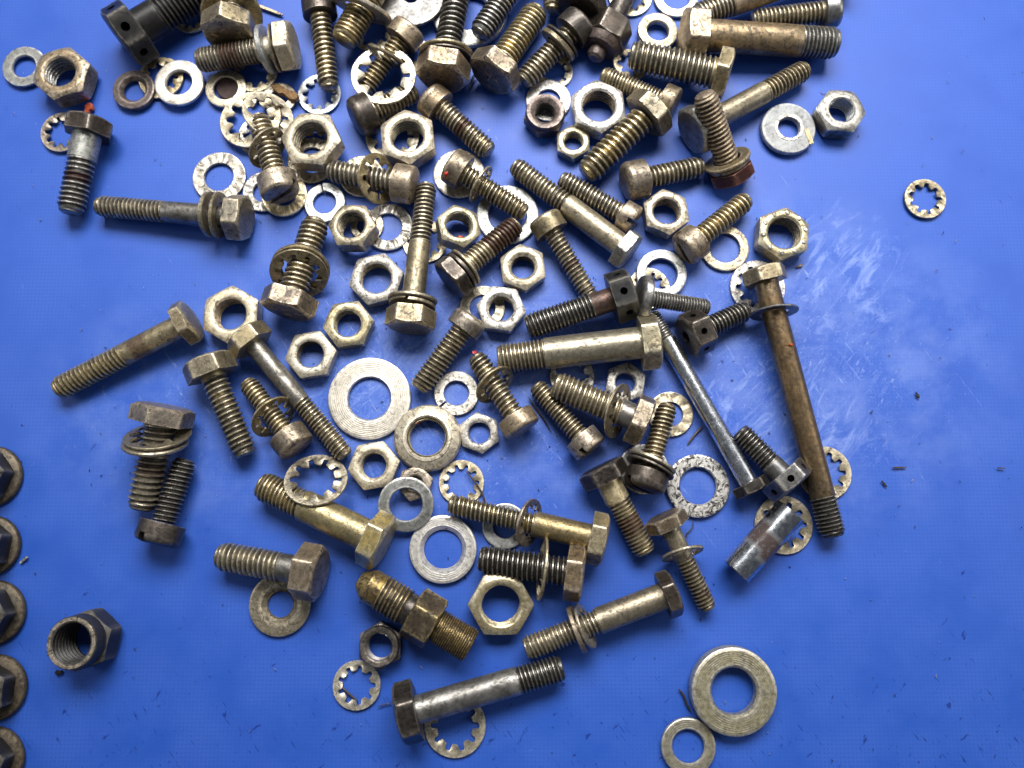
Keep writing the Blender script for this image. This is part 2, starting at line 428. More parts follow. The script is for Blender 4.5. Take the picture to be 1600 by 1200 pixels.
def socket_cutter(r, depth):
    n = 20; vs = []
    for z in (-0.001, depth):
        for k in range(n):
            a = 2 * math.pi * k / n; vs.append((r * math.cos(a), r * math.sin(a), z))
    fs = [tuple(range(n - 1, -1, -1)), tuple(range(n, 2 * n))] + [(k, (k + 1) % n, n + (k + 1) % n, n + k) for k in range(n)]
    return (vs, fs, True)

def head_hex(a, h, mat, rot=0, cham=0.95):
    th, _ = hex_theta(rot); g = G(); ew = edge_w(th, rot); R = hexR(th, a, rot)
    A = g.ring(circ(th, a * 0.5, 0), 0.1); g.cap(A, w=0.1)
    rc = a * cham
    B = g.ring(circ(th, rc * 0.93, 0), 0.2); C = g.ring(circ(th, rc, a * 0.012), 0.9)
    zc = (R - rc) * math.tan(math.radians(27)) + a * 0.03
    D = g.ring(ringR(th, R * 0.997, zc), 0.9); E = g.ring(ringR(th, R, zc + a * 0.07), ew)
    Fh = g.ring(ringR(th, R, np.full_like(th, h - a * 0.06)), ew); H = g.ring(ringR(th, R * 0.999, h - a * 0.012), 0.8)
    I = g.ring(ringR(th, R * 0.985, np.full_like(th, h)), 0.6)
    J = g.ring(circ(th, a * 0.5, h), 0.1)
    for p, q in ((A, B), (B, C), (C, D), (D, E), (E, Fh), (Fh, H), (H, I), (I, J)): g.join(p, q)
    g.cap(J, flip=True)
    me = g.mesh('hex_head', mat); return me
def head_round(r, h, mat, dome=0.25, taper=0.0):
    th = circular(44); g = G()
    A = g.ring(circ(th, r * 0.45, -0), 0.15); g.cap(A, w=0.1)
    prof = [(r * 0.75, h * 0.03 * dome * 4, 0.2), (r * 0.90, h * dome * 0.32, 0.4), (r * 0.97, h * dome * 0.62, 0.8), (r * 0.998, h * dome, 0.6), (r, h * (dome + 0.08), 0.15),
            (r * (1 - taper), h * 0.93, 0.15), (r * (0.995 - taper), h * 0.985, 0.7), (r * (0.97 - taper), h, 0.4), (r * 0.45, h, 0.0)]
    last = A
    for (rr, z, w) in prof:
        B = g.ring(circ(th, rr, z), w); g.join(last, B); last = B
    g.cap(last, flip=True)
    return g.mesh('round_head', mat, sharp=35)

BOLTS = {}
def bolt(key, label, hx, tx, d, af, hh, thr=None, sd=None, mats=('olive', 'olive', 'thread'), kind='hex', rot=0, lift=(0, 0),
         pitch=None, stains=(), slot=None, holes=(), recess=0, name=None, cat=None, group=None, dab=None, marks=None,
         tipcap=1.0, dome=0.22, z=None, smooth_stain=()):
    lh, lt = lift
    kh = kpx(*hx); kt = kpx(*tx)
    if z is None:
        zh = (af / 2 * 1.02 + lh) * kh; zt = (d / 2 * 1.05 + lt) * kt
    else:
        zh, zt = z[0] * kh, z[1] * kt
    P, T = at(hx[0], hx[1], zh), at(tx[0], tx[1], zt)
    k = (kk(P) + kk(T)) / 2
    ax = T - P; Ltot = ax.length
    if name is None: name = {'hex': 'hex_bolt', 'cheese': 'slotted_screw', 'dome': 'dome_head_screw'}[kind]
    if cat is None: cat = 'bolt' if kind == 'hex' else 'screw'
    if group is None: group = 'hex bolts on the blue sheet' if kind == 'hex' else 'round headed screws on the blue sheet'
    root = empty(name, label, cat, group)
    roll = rnd.uniform(-5, 5) if rot == 0 else 0
    Mw = set_frame(root, P, ax, roll + rot)
    a = af / 2 * k; h = hh * k; r = d / 2 * k; rs = (sd or d * 0.97) / 2 * k
    hm, sm, tm = (M[x] for x in mats)
    cuts = []
    if kind == 'hex': hme = head_hex(a, h, hm)
    elif kind == 'cheese': hme = head_round(a, h, hm, dome)
    else: hme = head_round(a, h, hm, 0.8)
    if slot is not None:
        cuts.append(box_cutter(a * 1.4, a * 0.155, -h, h * 0.42, math.radians(slot)))
    for ang in holes:
        cuts.append(rod_cutter(a * 0.16, a * 2, h * 0.5, math.radians(ang), 0.0 if True else 0))
    if recess: cuts.append(socket_cutter(a * recess, h * 0.3))
    if cuts: hme = boolean_cut(hme, cuts, M['grime'])
    jitter(hme, a * 0.018, 0.9 / a, rnd.random() * 50)
    head = link('head', hme, root)
    if marks:
        for mk in marks:
            (x, y, ang, ln) = mk
            bx = box_cutter(ln * a / 2, a * 0.022, -a * 0.02, a * 0.03, math.radians(ang))
            me = make_mesh('grade_mark', [Vector(v) + Vector((x * a, y * a, 0)) for v in bx[0]], bx[1], M['mark'])
            link('grade_mark', me, head)
    # shank / thread
    p = (pitch or d * 0.175) * k
    L_thr = (Ltot - h) * 0.98 if thr is None else thr * k
    z1 = Ltot; z0 = max(h, z1 - L_thr)
    if z0 > h + 0.3 * p:
        g = G(); th = circular(36)
        rr = [(r * 0.9 if rs < r else rs, h - 0.0001, 0.1)]
        ns = 10
        for i in range(ns + 1):
            zz = h + (z0 - h) * i / ns
            rr.append((rs * (1.0 if i < ns else 0.985), zz, 0.35 if i in (0, ns) else 0.1))
        rr.append((r - 0.35 * p, z0 + 0.35 * p, 0.0))
        last = None
        for q, (R_, zz, w) in enumerate(rr):
            st = 0.0
            for (s0, s1, sv) in smooth_stain:
                f = (zz - h) / max(1e-9, z0 - h)
                if s0 <= f <= s1: st = sv
            A = g.ring(circ(th, R_, zz), w, st)
            if last: g.join(last, A)
            last = A
        me = g.mesh('shank', sm, sharp=40); jitter(me, r * 0.02, 0.5 / r, rnd.random() * 30)
        link('shank', me, root)
    g = G()
    tl = z1 - z0
    def stf(zz):
        f = (zz - z0) / tl; s = 0.0
        for (s0, s1, sv) in stains:
            e = min(f - s0, s1 - f) / 0.03
            s = max(s, sv * max(0.0, min(1.0, e + 0.5)))
        return s
    th = circular(28)
    dep = helix(g, r, p, z0, z1 - 0.25 * p, tip=1.3 * p, stainf=stf)
    # inner core to close thread run-out, and the tip face
    A = g.ring(circ(th, r - dep * 1.05, z0 - 0.02 * p)); B = g.ring(circ(th, r - dep * 1.05, z1 - 0.3 * p)); g.join(A, B)
    C = g.ring(circ(th, r - dep * 1.35, z1 - 0.25 * p), 0.5, stf(z1)); D = g.ring(circ(th, r - dep * 1.8, z1), 0.5, stf(z1)); g.join(B, C); g.join(C, D)
    g.cap(D, flip=True, w=0.2)
    E = g.ring(circ(th, r * 0.985 - dep * 0.6, z0)); g.join(E, A)
    me = g.mesh('thread', tm, sharp=50)
    jitter(me, r * 0.014, 0.6 / r, rnd.random() * 30)
    link('thread', me, root)
    if dab:
        (dx_, dy_, dz_, rr_, mm) = dab
        bl = blob_mesh(rr_ * k, M[mm], 0.5)
        o = link('paint_dab', bl, root); o.location = (dx_ * a, dy_ * a, dz_ * h)
    BOLTS[key] = dict(P=P, T=T, Z=ax.normalized(), M=Mw, k=k, r=r, h=h, a=a)
    return root

def blob_mesh(r, mat, flat=0.6):
    th = circular(14); g = G(); sd = rnd.random() * 20
    last = None
    for i, (f, z) in enumerate(((0.5, 0.95), (0.86, 0.6), (1.0, 0.0), (0.8, -0.6), (0.4, -0.9))):
        A = g.ring(circ(th, r * f, r * z * flat), 0.2)
        if last: g.join(last, A)
        else: g.cap(A)
        last = A
    g.cap(last, flip=True)
    g.f = [tuple(reversed(f)) for f in g.f]
    me = g.mesh('blob', mat, sharp=0); jitter(me, r * 0.35, 0.9 / r, sd)
    return me

# ---- washers: meshes are built round the origin, axis Z, mid-plane z = 0
def washer_mesh(ro, ri, t, mat, marks=0, dish=0.0, chamf=0.0, mark_depth=0.22):
    n = 64; th = circular(n); g = G()
    b = min(t * 0.3, (ro - ri) * 0.15)
    prof = [(ri, -t / 2 + b, 0.3), (ri, t / 2 - b - chamf, 0.3), (ri + b * 0.8 + chamf, t / 2, 0.9), (ri + (ro - ri) * 0.3 + chamf * 0.5, t / 2, 1.0 if chamf else 0.25),
            (ri + (ro - ri) * 0.55, t / 2, 0.2), (ri + (ro - ri) * 0.8, t / 2, 0.25), (ro - b * 1.1, t / 2, 0.7), (ro - b * 0.3, t / 2 - b * 0.35, 1.0), (ro, t / 2 - b, 0.6),
            (ro, -t / 2 + b, 0.2), (ro - b, -t / 2, 0.2), (ri + b, -t / 2, 0.2)]
    rings = []
    sd = rnd.random() * 9
    for (R, z, w) in prof:
        pts = ringR(th, R, np.full(n, z) + dish * ((R - ri) / (ro - ri)) * -1)
        if marks and z == t / 2 and ri + b * 2 < R < ro - b * 1.2:
            pts[:, 2] -= t * mark_depth * np.clip(np.sin(th * marks * 0.83 + sd + R / ro * 2) * 1.6 + np.sin(th * 7 + sd * 3 + R * 900) - 0.2, 0, 1.3)
        rings.append(g.ring(pts, w))
    for i in range(len(rings)): g.join(rings[i], rings[(i + 1) % len(rings)])
    g.f = [tuple(reversed(f)) for f in g.f]
    me = g.mesh('washer', mat); jitter(me, (ro - ri) * 0.02, 0.5 / (ro - ri), rnd.random() * 30)
    return me
def tooth_mesh(ro, t, mat, K=10, rim=0.80, tip=0.58, twist=0.09, bend=0.0):
    us = [-1, -0.80, -0.66, -0.58, -0.50, -0.36, -0.16, 0, 0.16, 0.36, 0.50, 0.58, 0.66, 0.80]
    ss = [0, 0.03, 0.16, 0.60, 0.90, 0.985, 1.0, 1.0, 1.0, 0.985, 0.90, 0.60, 0.16, 0.03]
    th = []; S = []; U = []
    for kx in range(K):
        for u, s in zip(us, ss):
            th.append((kx + 0.5 + u / 2) * 2 * math.pi / K + rnd.uniform(-0.006, 0.006)); S.append(s); U.append(u)
    th = np.array(th); S = np.array(S); U = np.array(U)
    R1 = ro * rim; rin = R1 - (R1 - ro * tip) * S
    g = G(); tw = ro * twist
    def row(v, z, w):
        R = R1 + (rin - R1) * v
        zz = z + tw * U * v * S * 1.6
        return g.ring(ringR(th, R, zz), w)
    def out(R, z, w): return g.ring(ringR(th, np.full_like(th, R), z), w)
    h = t / 2
    rows = [out(ro, -h * 0.5, .3), out(ro, h * 0.5, .8), out(ro * 0.985, h, .9), out(ro * (1 + rim) / 2, h, .35), row(0, h, .3), row(0.5, h, .45), row(0.95, h, .8), row(1.0, h * 0.5, .8),
            row(1.0, -h * 0.5, .2), row(0.95, -h, .2), row(0, -h, .2), out(ro * 0.985, -h, .2)]
    for i in range(len(rows)): g.join(rows[i], rows[(i + 1) % len(rows)])
    me = g.mesh('tooth_washer', mat)
    if bend:
        for v in me.vertices: v.co.z += bend * (v.co.x ** 2 - v.co.y ** 2) / ro
    jitter(me, ro * 0.008, 2.0 / ro, rnd.random() * 30)
    return me
def split_mesh(ro, ri, t, mat, gap=0.0, rise=0.5):
    n = 52; g = G(); a0 = math.radians(gap)
    th = np.linspace(a0 + 0.06, a0 + 2 * math.pi - 0.06, n)
    b = t * 0.15
    prof = [(ri, -t / 2 + b, .2), (ri, t / 2 - b, .3), (ri + b, t / 2, .9), ((ri + ro) / 2, t / 2, .2), (ro - b, t / 2, .9), (ro, t / 2 - b, .5), (ro, -t / 2 + b, .2), (ro - b, -t / 2, .2), (ri + b, -t / 2, .2)]
    rings = []
    off = np.linspace(-0.5, 0.5, n) * rise * t
    for (R, z, w) in prof:
        sk = z / t * 0.10                      # the cut is slanted
        rings.append(g.ring(ringR(th + sk, np.full(n, R), z + off), w))
    m_ = len(rings)
    for i in range(m_):
        (p, _), (q, _) = rings[i], rings[(i + 1) % m_]
        for j in range(n - 1): g.f.append((p + j, p + j + 1, q + j + 1, q + j))
    g.f = [tuple(reversed(f)) for f in g.f]
    g.f.append(tuple(r_[0] for r_ in rings)); g.f.append(tuple(r_[0] + n - 1 for r_ in reversed(rings)))
    me = g.mesh('split_washer', mat); return me

WNAME = {'flat': ('flat_washer', 'washer', 'flat washers on the blue sheet'), 'tooth': ('tooth_lock_washer', 'lock washer', 'toothed lock washers on the blue sheet'),
         'split': ('split_lock_washer', 'lock washer', 'split lock washers on the blue sheet')}
def build_washer(kind, k, od, idm, t, mat, **kw):
    ro, ri, tt = od / 2 * k, idm / 2 * k, t * k
    if kind == 'flat':
        if 'chamf' in kw: kw['chamf'] *= k
        if 'dish' in kw: kw['dish'] *= k
        return washer_mesh(ro, ri, tt, M[mat], **kw)
    if kind == 'tooth': return tooth_mesh(ro, tt, M[mat], **kw)
    return split_mesh(ro, ri, tt, M[mat], **kw)
def washer(label, kind, x, y, od, idm=0, t=4, mat='silver', lift=0, tilt=(0, 0), rot=0, **kw):
    """lies on the sheet; (x, y) is the centre of its top face in the photograph; tilt = (degrees toward image x, toward image y)"""
    k = kpx(x, y, (lift + t) * kpx(x, y))
    sn = math.hypot(math.sin(math.radians(tilt[0])), math.sin(math.radians(tilt[1])))
    z = (lift + t / 2) * k + od / 2 * k * sn
    c = at(x, y, z + t / 2 * k)
    c.z -= t / 2 * k
    me = build_washer(kind, k, od, idm, t, mat, **kw)
    nm, cat, grp = WNAME[kind]
    o = link(nm, me); tag(o, label, cat, grp)
    o.matrix_world = (Matrix.Translation(c) @ Matrix.Rotation(math.radians(tilt[0]), 4, 'Y') @ Matrix.Rotation(math.radians(-tilt[1]), 4, 'X') @ Matrix.Rotation(math.radians(rot), 4, 'Z'))
    return o
def on_bolt(label, key, dist, kind, od, idm, t=4, mat='olive', tilt=(0, 0), drop=0.6, **kw):
    """threaded on a bolt, hanging from it; dist = pixels from the end of the head"""
    B = BOLTS[key]; k = B['k']
    me = build_washer(kind, k, od, idm, t, mat, **kw)
    nm, cat, grp = WNAME[kind]
    slack = max(0.0, idm / 2 * k - B['r']) * drop
    R = B['M'].to_3x3().to_4x4()
    pos = B['P'] + B['Z'] * (dist * k) - Vector((0, 0, slack))
    Mx = R @ Matrix.Rotation(math.radians(tilt[0]), 4, 'Y') @ Matrix.Rotation(math.radians(tilt[1]), 4, 'X')
    zn = (Mx.to_3x3() @ Vector((0, 0, 1)))
    low = pos.z - od / 2 * k * math.sqrt(max(0, 1 - zn.z ** 2))
    if low < 0.0002: pos = pos + Vector((0, 0, min(0.0002 - low, 2.2 * slack + 0.0008)))
    o = link(nm, me); tag(o, label, cat, grp)
    o.matrix_world = Matrix.Translation(pos) @ Mx @ Matrix.Rotation(rnd.uniform(0, 6), 4, 'Z')
    return o

# ---- nuts
def nut_meshes(a, ri, h, rot, mat, bmat, cham=0.93, collar=None, face=None, csink=1.10, beads=0, flange=None):
    """axis Z, bottom at 0, top at h (hex part). collar = (radius, height) above the hex"""
    th, _ = hex_theta(rot); R = hexR(th, a, rot); ew = edge_w(th, rot); g = G()
    rc = a * cham; e = a * 0.03
    zc = (R - rc) * math.tan(math.radians(30))
    rings = []
    def add(pts, w): rings.append(g.ring(pts, w))
    add(circ(th, ri * csink, 0), .2); add(circ(th, rc, 0), .4)
    add(ringR(th, R, zc + e), .6); add(ringR(th, R, zc + e + a * .06), ew)
    add(ringR(th, R, h - zc - e - a * .06), ew); add(ringR(th, R * 0.998, h - zc - e), .9)
    add(circ(th, rc * 1.005, h - e * 0.5), .9)
    top = h
    if collar:
        cr, ch = collar
        add(circ(th, rc * 0.97, h), .4); add(circ(th, cr * 1.02, h + a * .02), .1); add(circ(th, cr, h + a * .06), .1)
        add(circ(th, cr * 0.99, h + ch - a * .06), .2); add(circ(th, cr * 0.95, h + ch), .9)
        top = h + ch
        add(circ(th, ri * csink * 1.03, top), .5)
    else:
        add(circ(th, rc * 0.96, h), .5); add(circ(th, (rc + ri) / 2, h), .2); add(circ(th, ri * csink * 1.03, h), .5)
    dz = ri * (csink - 1) * 1.0
    add(circ(th, ri * csink, top - a * .01), 1.0); add(circ(th, ri * 1.0, top - dz - a * .01), .6)
    for i in range(len(rings) - 1): g.join(rings[i], rings[i + 1])
    body = g.mesh('nut_body', mat)
    jitter(body, a * 0.014, 0.8 / a, rnd.random() * 40)
    g2 = G(); p = ri * 0.28
    helix(g2, ri, p, 0.0005 * 0, top - dz, n=32, depth=0.45 * p, inward=True, wearf=0.6)
    g2.f = [tuple(reversed(f)) for f in g2.f]
    bore = g2.mesh('threaded_bore', bmat, sharp=50)
    return body, bore, top
def nut(label, x, y, af, rot, hole, hr=0.46, mat='gold', bmat='thread', lift=0, tilt=(0, 0), collar=None, name='hex_nut', cham=0.93, csink=1.10, dab=None, beads=0, notches=0, rim=None):
    k = kpx(x, y, 0.004); a = af / 2 * k; h = af * hr * k; ri = hole / 2 * k / csink
    if collar: collar = (collar[0] * k, collar[1] * k)
    body, bore, top = nut_meshes(a, ri, h, rot, M[mat], M[bmat], cham, collar, csink=csink)
    root = empty(name, label, 'nut', 'nuts on the blue sheet')
    Rm = Matrix.Rotation(math.radians(tilt[0]), 4, 'Y') @ Matrix.Rotation(math.radians(-tilt[1]), 4, 'X')
    # centre of the top face is seen at (x, y)
    sn = math.hypot(math.sin(math.radians(tilt[0])), math.sin(math.radians(tilt[1])))
    topv = Rm @ Vector((0, 0, top))
    zb = lift * k + a * 1.08 * sn
    c = at(x, y, zb + topv.z) - topv
    root.matrix_world = Matrix.Translation(c) @ Rm
    bo = link('nut_body', body, root); link('threaded_bore', bore, root)
    if dab:
        o = link('paint_dab', blob_mesh(dab[3] * k, M[dab[4]], 0.6), root); o.location = (dab[0] * a, dab[1] * a, dab[2] * top)
    if beads:
        for i in range(beads):
            an = 2 * math.pi * (i + 0.2) / beads
            o = link('punch_mark', blob_mesh(a * 0.105, M['silver'], 0.35), bo); o.location = (a * 0.86 * math.cos(an), a * 0.86 * math.sin(an), top)
    if rim:
        th = circular(56); g = G(); r0, r1 = ri * csink * 1.03, collar[0] * 0.95
        rs = [g.ring(circ(th, r0, top - a * .01), .5), g.ring(circ(th, r0 + a * .02, top + a * .012), .8), g.ring(circ(th, r1 - a * .02, top + a * .012), .8), g.ring(circ(th, r1, top - a * .01), .5)]
        for i in range(3): g.join(rs[i], rs[i + 1])
        g.f = [tuple(reversed(f)) for f in g.f]
        link('bright_rim', g.mesh('bright_rim', M[rim]), bo)
    if notches:
        for i, an in enumerate((80, 20, -50, -95, -160, -152, 150)):
            an = math.radians(an); rr = (collar[0] + ri * csink) / 2
            b = box_cutter((collar[0] - ri * csink) * 0.45, a * 0.018, -a * 0.02, a * 0.012, an)
            me = make_mesh('stake_mark', b[0], b[1], M['grime']); o = link('stake_mark', me, bo)
            o.location = (rr * math.cos(an), rr * math.sin(an), top)
    return root

# ------------------------------------------------------------------ the sheet everything lies on
def build_sheet():
    n = 90; xs = np.linspace(-0.45, 0.45, n); ys = np.linspace(-0.35, 0.50, n)
    from mathutils import noise as mn
    vs = []
    for y in ys:
        for x in xs:
            w = min(1.0, max(0.0, (math.hypot(x, y - 0.02) - 0.05) / 0.3))
            vs.append((x, y, -0.0002 + (mn.noise(Vector((x * 9, y * 9, 0))) - 0.4) * 0.0012 * w - 0.0002))
    fs = [(j * n + i, j * n + i + 1, (j + 1) * n + i + 1, (j + 1) * n + i) for j in range(n - 1) for i in range(n - 1)]
    me = make_mesh('blue_vinyl_sheet', vs, fs, M['sheet'], sharp=0)
    o = link('blue_vinyl_sheet', me); o['kind'] = 'structure'; o['label'] = 'blue vinyl sheet with pale scuffs and dark oil specks under all the parts'
build_sheet()

# ================================================================== NUTS
nut('big brown hex nut at top left overlapping a flat washer', 93, 111, 79, 20, 52, 0.46, 'bronze', 'sthread', lift=2)
nut('thick pale hex nut left of the cheese screws with lock washer inside its hole', 484, 214, 82, -5, 58, 0.44, 'pale', 'thread', lift=9, tilt=(-4, 0))
nut('large pale gold hex nut above a toothed washer, chipped rim', 636, 211, 80, 37, 56, 0.44, 'pale', 'gthread', lift=4)
nut('dark brown collared lock nut lying on a white washer near top centre', 852, 173, 58, 10, 44, 0.34, 'brown', 'dark', lift=5, collar=(30, 10), name='collared_lock_nut', cham=1.0, csink=1.35)
nut('silver faced hex nut right of the dark collared lock nut', 936, 164, 78, 35, 56, 0.42, 'silver', 'bronze', lift=2, cham=0.97)
nut('smallest yellow hex nut touching the golden bolt tip', 896, 220, 50, 30, 32, 0.40, 'gold', 'olive')
nut('grey brown hex nut beside the notched grey washer at upper right', 1316, 171, 68, 55, 42, 0.46, 'steel', 'chrome')
nut('gold hex nut with ring of silver punch dots on its face', 1226, 363, 76, 22, 56, 0.44, 'gold', 'olive', beads=10)
nut('pale hex nut left of the slotted screw on right side', 1042, 329, 66, 37, 46, 0.46, 'pale', 'bronze')
nut('tilted dull brass hex nut between split washer and knurled washer', 548, 350, 66, -3, 47, 0.52, 'olive', 'thread', lift=4, tilt=(-6, 4))
nut('golden brown hex nut leaning right with orange paint in its hole', 718, 351, 62, 43, 45, 0.50, 'gold', 'olive', lift=3, tilt=(13, 3), dab=(0.1, -0.55, 0.6, 5, 'orange'))
nut('flat hex nut with bright knurled face left of the upright bolt', 587, 434, 76, 14, 53, 0.34, 'silver', 'olive')
nut('pale gold hex nut touching another nut, upper right of the pair', 543, 505, 70, 8, 46, 0.36, 'gold', 'olive')
nut('pale worn hex nut touching another nut, lower left of the pair', 484, 553, 70, 10, 46, 0.38, 'pale', 'dark')
nut('greasy pale hex nut right of the dark rust banded bolt', 817, 416, 67, 37, 46, 0.38, 'pale', 'dark', csink=1.25)
nut('round shouldered silver hex nut resting on a toothed washer, centre', 783, 481, 68, -8, 48, 0.36, 'silver', 'gthread', lift=4, cham=0.97, csink=1.2)
nut('pinkish worn hex nut at the end of the long left bolt', 359, 490, 82, 30, 54, 0.40, 'pale', 'bronze', cham=0.96)
nut('pale hex nut below the largest silver washer', 583, 727, 71, 10, 48, 0.34, 'pale', 'olive', csink=1.22)
nut('thin silver stamped nut right of the conical collar', 749, 676, 58, 38, 38, 0.20, 'silver', 'steel', csink=1.1, cham=0.985)
nut('large yellow green hex nut below the dark threaded bolt', 783, 946, 90, 0, 66, 0.34, 'gold', 'olive', lift=3, tilt=(3, -4))
nut('dark brown lock nut touching the brass fitting and toothed washer', 592, 1011, 64, 30, 46, 0.36, 'dark', 'slate', lift=2, collar=(31, 8), name='collared_lock_nut', cham=0.98, csink=1.15)
nut('tall black castle style nut with bright rim at lower left', 111, 1005, 82, 20, 62, 0.50, 'black', 'black', lift=0, tilt=(-3, 0), collar=(40, 25), name='collared_lock_nut', cham=0.99, csink=1.03, notches=7, rim='bronze')
nut('small bronze nut half hidden under the grey concave washer', 648, 755, 50, 15, 28, 0.34, 'bronze', 'dark', csink=1.25)
nut('silver nut with rounded rim above the drilled lock washer bolt', 978, 597, 58, 20, 36, 0.26, 'silver', 'steel', cham=0.99)

# conical collar
def collar_ring():
    x, y = 667, 683; k = kpx(x, y, 0.003); th = circular(72); g = G()
    prof = [(30, 0, .2), (46, 0, .2), (52, 4, .4), (53, 9, .5), (50, 15, .6), (43, 19, .4), (38.5, 20.5, .7), (37.5, 22.5, 1), (34, 23, 1), (31.5, 21, .8), (30.5, 17, .3), (30, 15, .2)]
    rings = [g.ring(circ(th, r * k, z * k), w) for r, z, w in prof]
    for i in range(len(rings)): g.join(rings[i], rings[(i + 1) % len(rings)])
    me = g.mesh('conical_collar', M['pale']); jitter(me, 0.4 * k, 0.3 / k / 10, 3)
    root = empty('conical_collar', 'thick conical metal collar with bright inner lip beside the largest washer', 'collar')
    root.location = at(x, y, 21 * k); root.location.z = 0.0001
    link('collar_body', me, root)
    g = G(); helix(g, 28.5 * k, 4.5 * k, 0.5 * k, 19 * k, n=36, depth=1.6 * k, inward=True); g.f = [tuple(reversed(f)) for f in g.f]
    link('threaded_bore', g.mesh('threaded_bore', M['olive'], sharp=50), root)
    o = link('paint_dab', blob_mesh(4 * k, M['orange'], 0.7), root); o.location = (-17 * k, 24 * k, 14 * k)
collar_ring()

# ================================================================== WASHERS LYING ON THE SHEET
W = washer
W('pale flat washer half under the big brown nut at top left', 'flat', 37, 103, 68, 36, 6, 'plate', marks=0)
W('dark purple brown flat washer left of the bright white one', 'flat', 208, 139, 66, 34, 10, 'brown', lift=0, chamf=3)
W('bright white flat washer with lock washer seen through its hole', 'flat', 279, 128, 77, 40, 8, 'ring', lift=6)
W('gold toothed washer mostly under the bright white flat washer', 'tooth', 251, 121, 70, t=4, mat='olive')
W('pale washer under the short bolt tip with dark disc inside', 'flat', 352, 137, 64, 38, 6, 'pale', lift=4, dish=1)
def disc():
    x, y = 361, 137; k = kpx(x, y); th = circular(32); g = G()
    a = g.ring(circ(th, 21 * k, 0)); b = g.ring(circ(th, 22 * k, 2 * k)); c = g.ring(circ(th, 21 * k, 3.5 * k)); g.cap(a); g.join(a, b); g.join(b, c); g.cap(c, flip=True)
    o = link('fibre_disc', g.mesh('fibre_disc', M['fibre'])); tag(o, 'dark brown fibre disc seen through the pale washer', 'disc'); o.location = at(x, y); o.location.z = 0.0001
disc()
W('white serrated flat washer touching the washered bolt at left', 'flat', 342, 276, 83, 45, 5, 'silver', marks=22)
W('pale serrated washer left of the one under the screw head', 'flat', 412, 299, 66, 34, 5, 'silver', marks=20)
W('dished pale washer right under the downward pointing screw head', 'flat', 443, 303, 72, 38, 5, 'pale', lift=4, marks=24, dish=1.5)
W('grey split washer with its cut at the top, left centre', 'split', 507, 316, 64, 36, 6, 'plate', gap=98)
W('pale gold washer under the tip of the toothed washer screw', 'flat', 565, 275, 68, 38, 4, 'pale', marks=20)
W('knurled silver washer tucked under the tilted brass nut', 'flat', 606, 354, 77, 44, 5, 'silver', marks=30, mark_depth=0.35)
W('small worn washer edge showing under the tilted brass nut', 'flat', 573, 352, 52, 30, 3, 'pale')
W('white washer under the screw with red paint dab', 'flat', 717, 271, 80, 40, 5, 'silver')
W('large pale grey washer under two screw tips, centre', 'flat', 793, 335, 97, 60, 5, 'plate')
W('thick grey washer with bright inner ring and slot near right nut', 'flat', 1233, 199, 85, 34, 13, 'greyplate')
W('pale flat washer overlapping a toothed washer above the dome head', 'flat', 1034, 427, 79, 49, 6, 'plate', lift=4)
W('toothed washer showing through the hole of a pale flat washer', 'tooth', 1014, 450, 66, t=4, mat='pale')
W('pale gold washer under the slotted screw at right', 'flat', 1133, 387, 75, 47, 5, 'pale')
W('white toothed washer under the head of the longest bolt', 'tooth', 1184, 448, 86, t=4, mat='silver', K=10)
W('lone toothed washer away from everything on the far right', 'tooth', 1446, 310, 65, t=4, mat='olive', K=9)
W('largest silver washer with turned rings, centre left', 'flat', 577, 622, 130, 67, 7, 'ring')
W('split washer with its cut at lower left beside the stamped nut', 'split', 713, 614, 70, 39, 6, 'silver', gap=218)
W('toothed washer tilted on top of the gold bolt shank', 'tooth', 493, 750, 96, t=4, mat='olive', K=10, lift=8, tilt=(5, 33), rim=0.82)
W('toothed washer crossed by a hair right of the conical collar', 'tooth', 721, 754, 71, t=3, mat='pale', K=10)
W('grey concave washer leaning over the small bronze nut', 'flat', 634, 788, 86, 51, 7, 'plate', lift=10, tilt=(7, -10), dish=2)
W('thin grey washer under the slim golden bolt', 'flat', 789, 822, 71, 37, 5, 'plate')
W('thick grey ring washer left of the dark threaded bolt', 'flat', 692, 858, 106, 60, 10, 'ring', chamf=4)
W('gold flat washer with bright inner ring under the short bolt head', 'flat', 437, 945, 97, 40, 6, 'olive', chamf=7)
W('wide silver washer with black flaking grime', 'flat', 1091, 759, 99, 57, 8, 'flaky')
W('cream washer with round dots around the rim', 'flat', 1048, 647, 71, 38, 4, 'pale', marks=12)
W('toothed washer peeking right of the longest bolt tip', 'tooth', 1289, 739, 84, t=4, mat='pale', K=10)
W('toothed washer under the polished steel sleeve', 'tooth', 1225, 820, 91, t=4, mat='pale', K=10)
W('toothed washer touching the dark lock nut at bottom', 'tooth', 557, 1071, 75, t=4, mat='pale', K=9)
W('toothed washer under the big bottom bolt', 'tooth', 711, 1134, 96, t=4, mat='pale', K=10)
W('biggest thick gold washer at lower right', 'flat', 1148, 1081, 135, 71, 26, 'ringgold')
W('smaller flat washer touching the biggest gold one, cut by bottom edge', 'flat', 1076, 1167, 86, 50, 9, 'ringgold')
W('toothed washer left of the lone bolt head at far left', 'tooth', 96, 206, 66, t=4, mat='bronze', K=10)
W('toothed washer peeking below the black drilled bolt at top', 'tooth', 298, 25, 56, t=4, mat='pale', K=10)
W('toothed washer under the tip of the upright slotted screw', 'tooth', 499, 147, 67, t=4, mat='plate', K=10)
W('wide toothed washer left of the upright short screw, propped up', 'tooth', 391, 186, 97, t=4, mat='pale', K=10, lift=4, tilt=(-4, 4))
W('toothed washer beneath the wide propped toothed washer', 'tooth', 408, 212, 72, t=3, mat='silver', K=10)
W('curled lens shaped lock washer above the short screw tip', 'tooth', 418, 178, 78, t=4, mat='pale', K=8, lift=9, tilt=(30, 8))
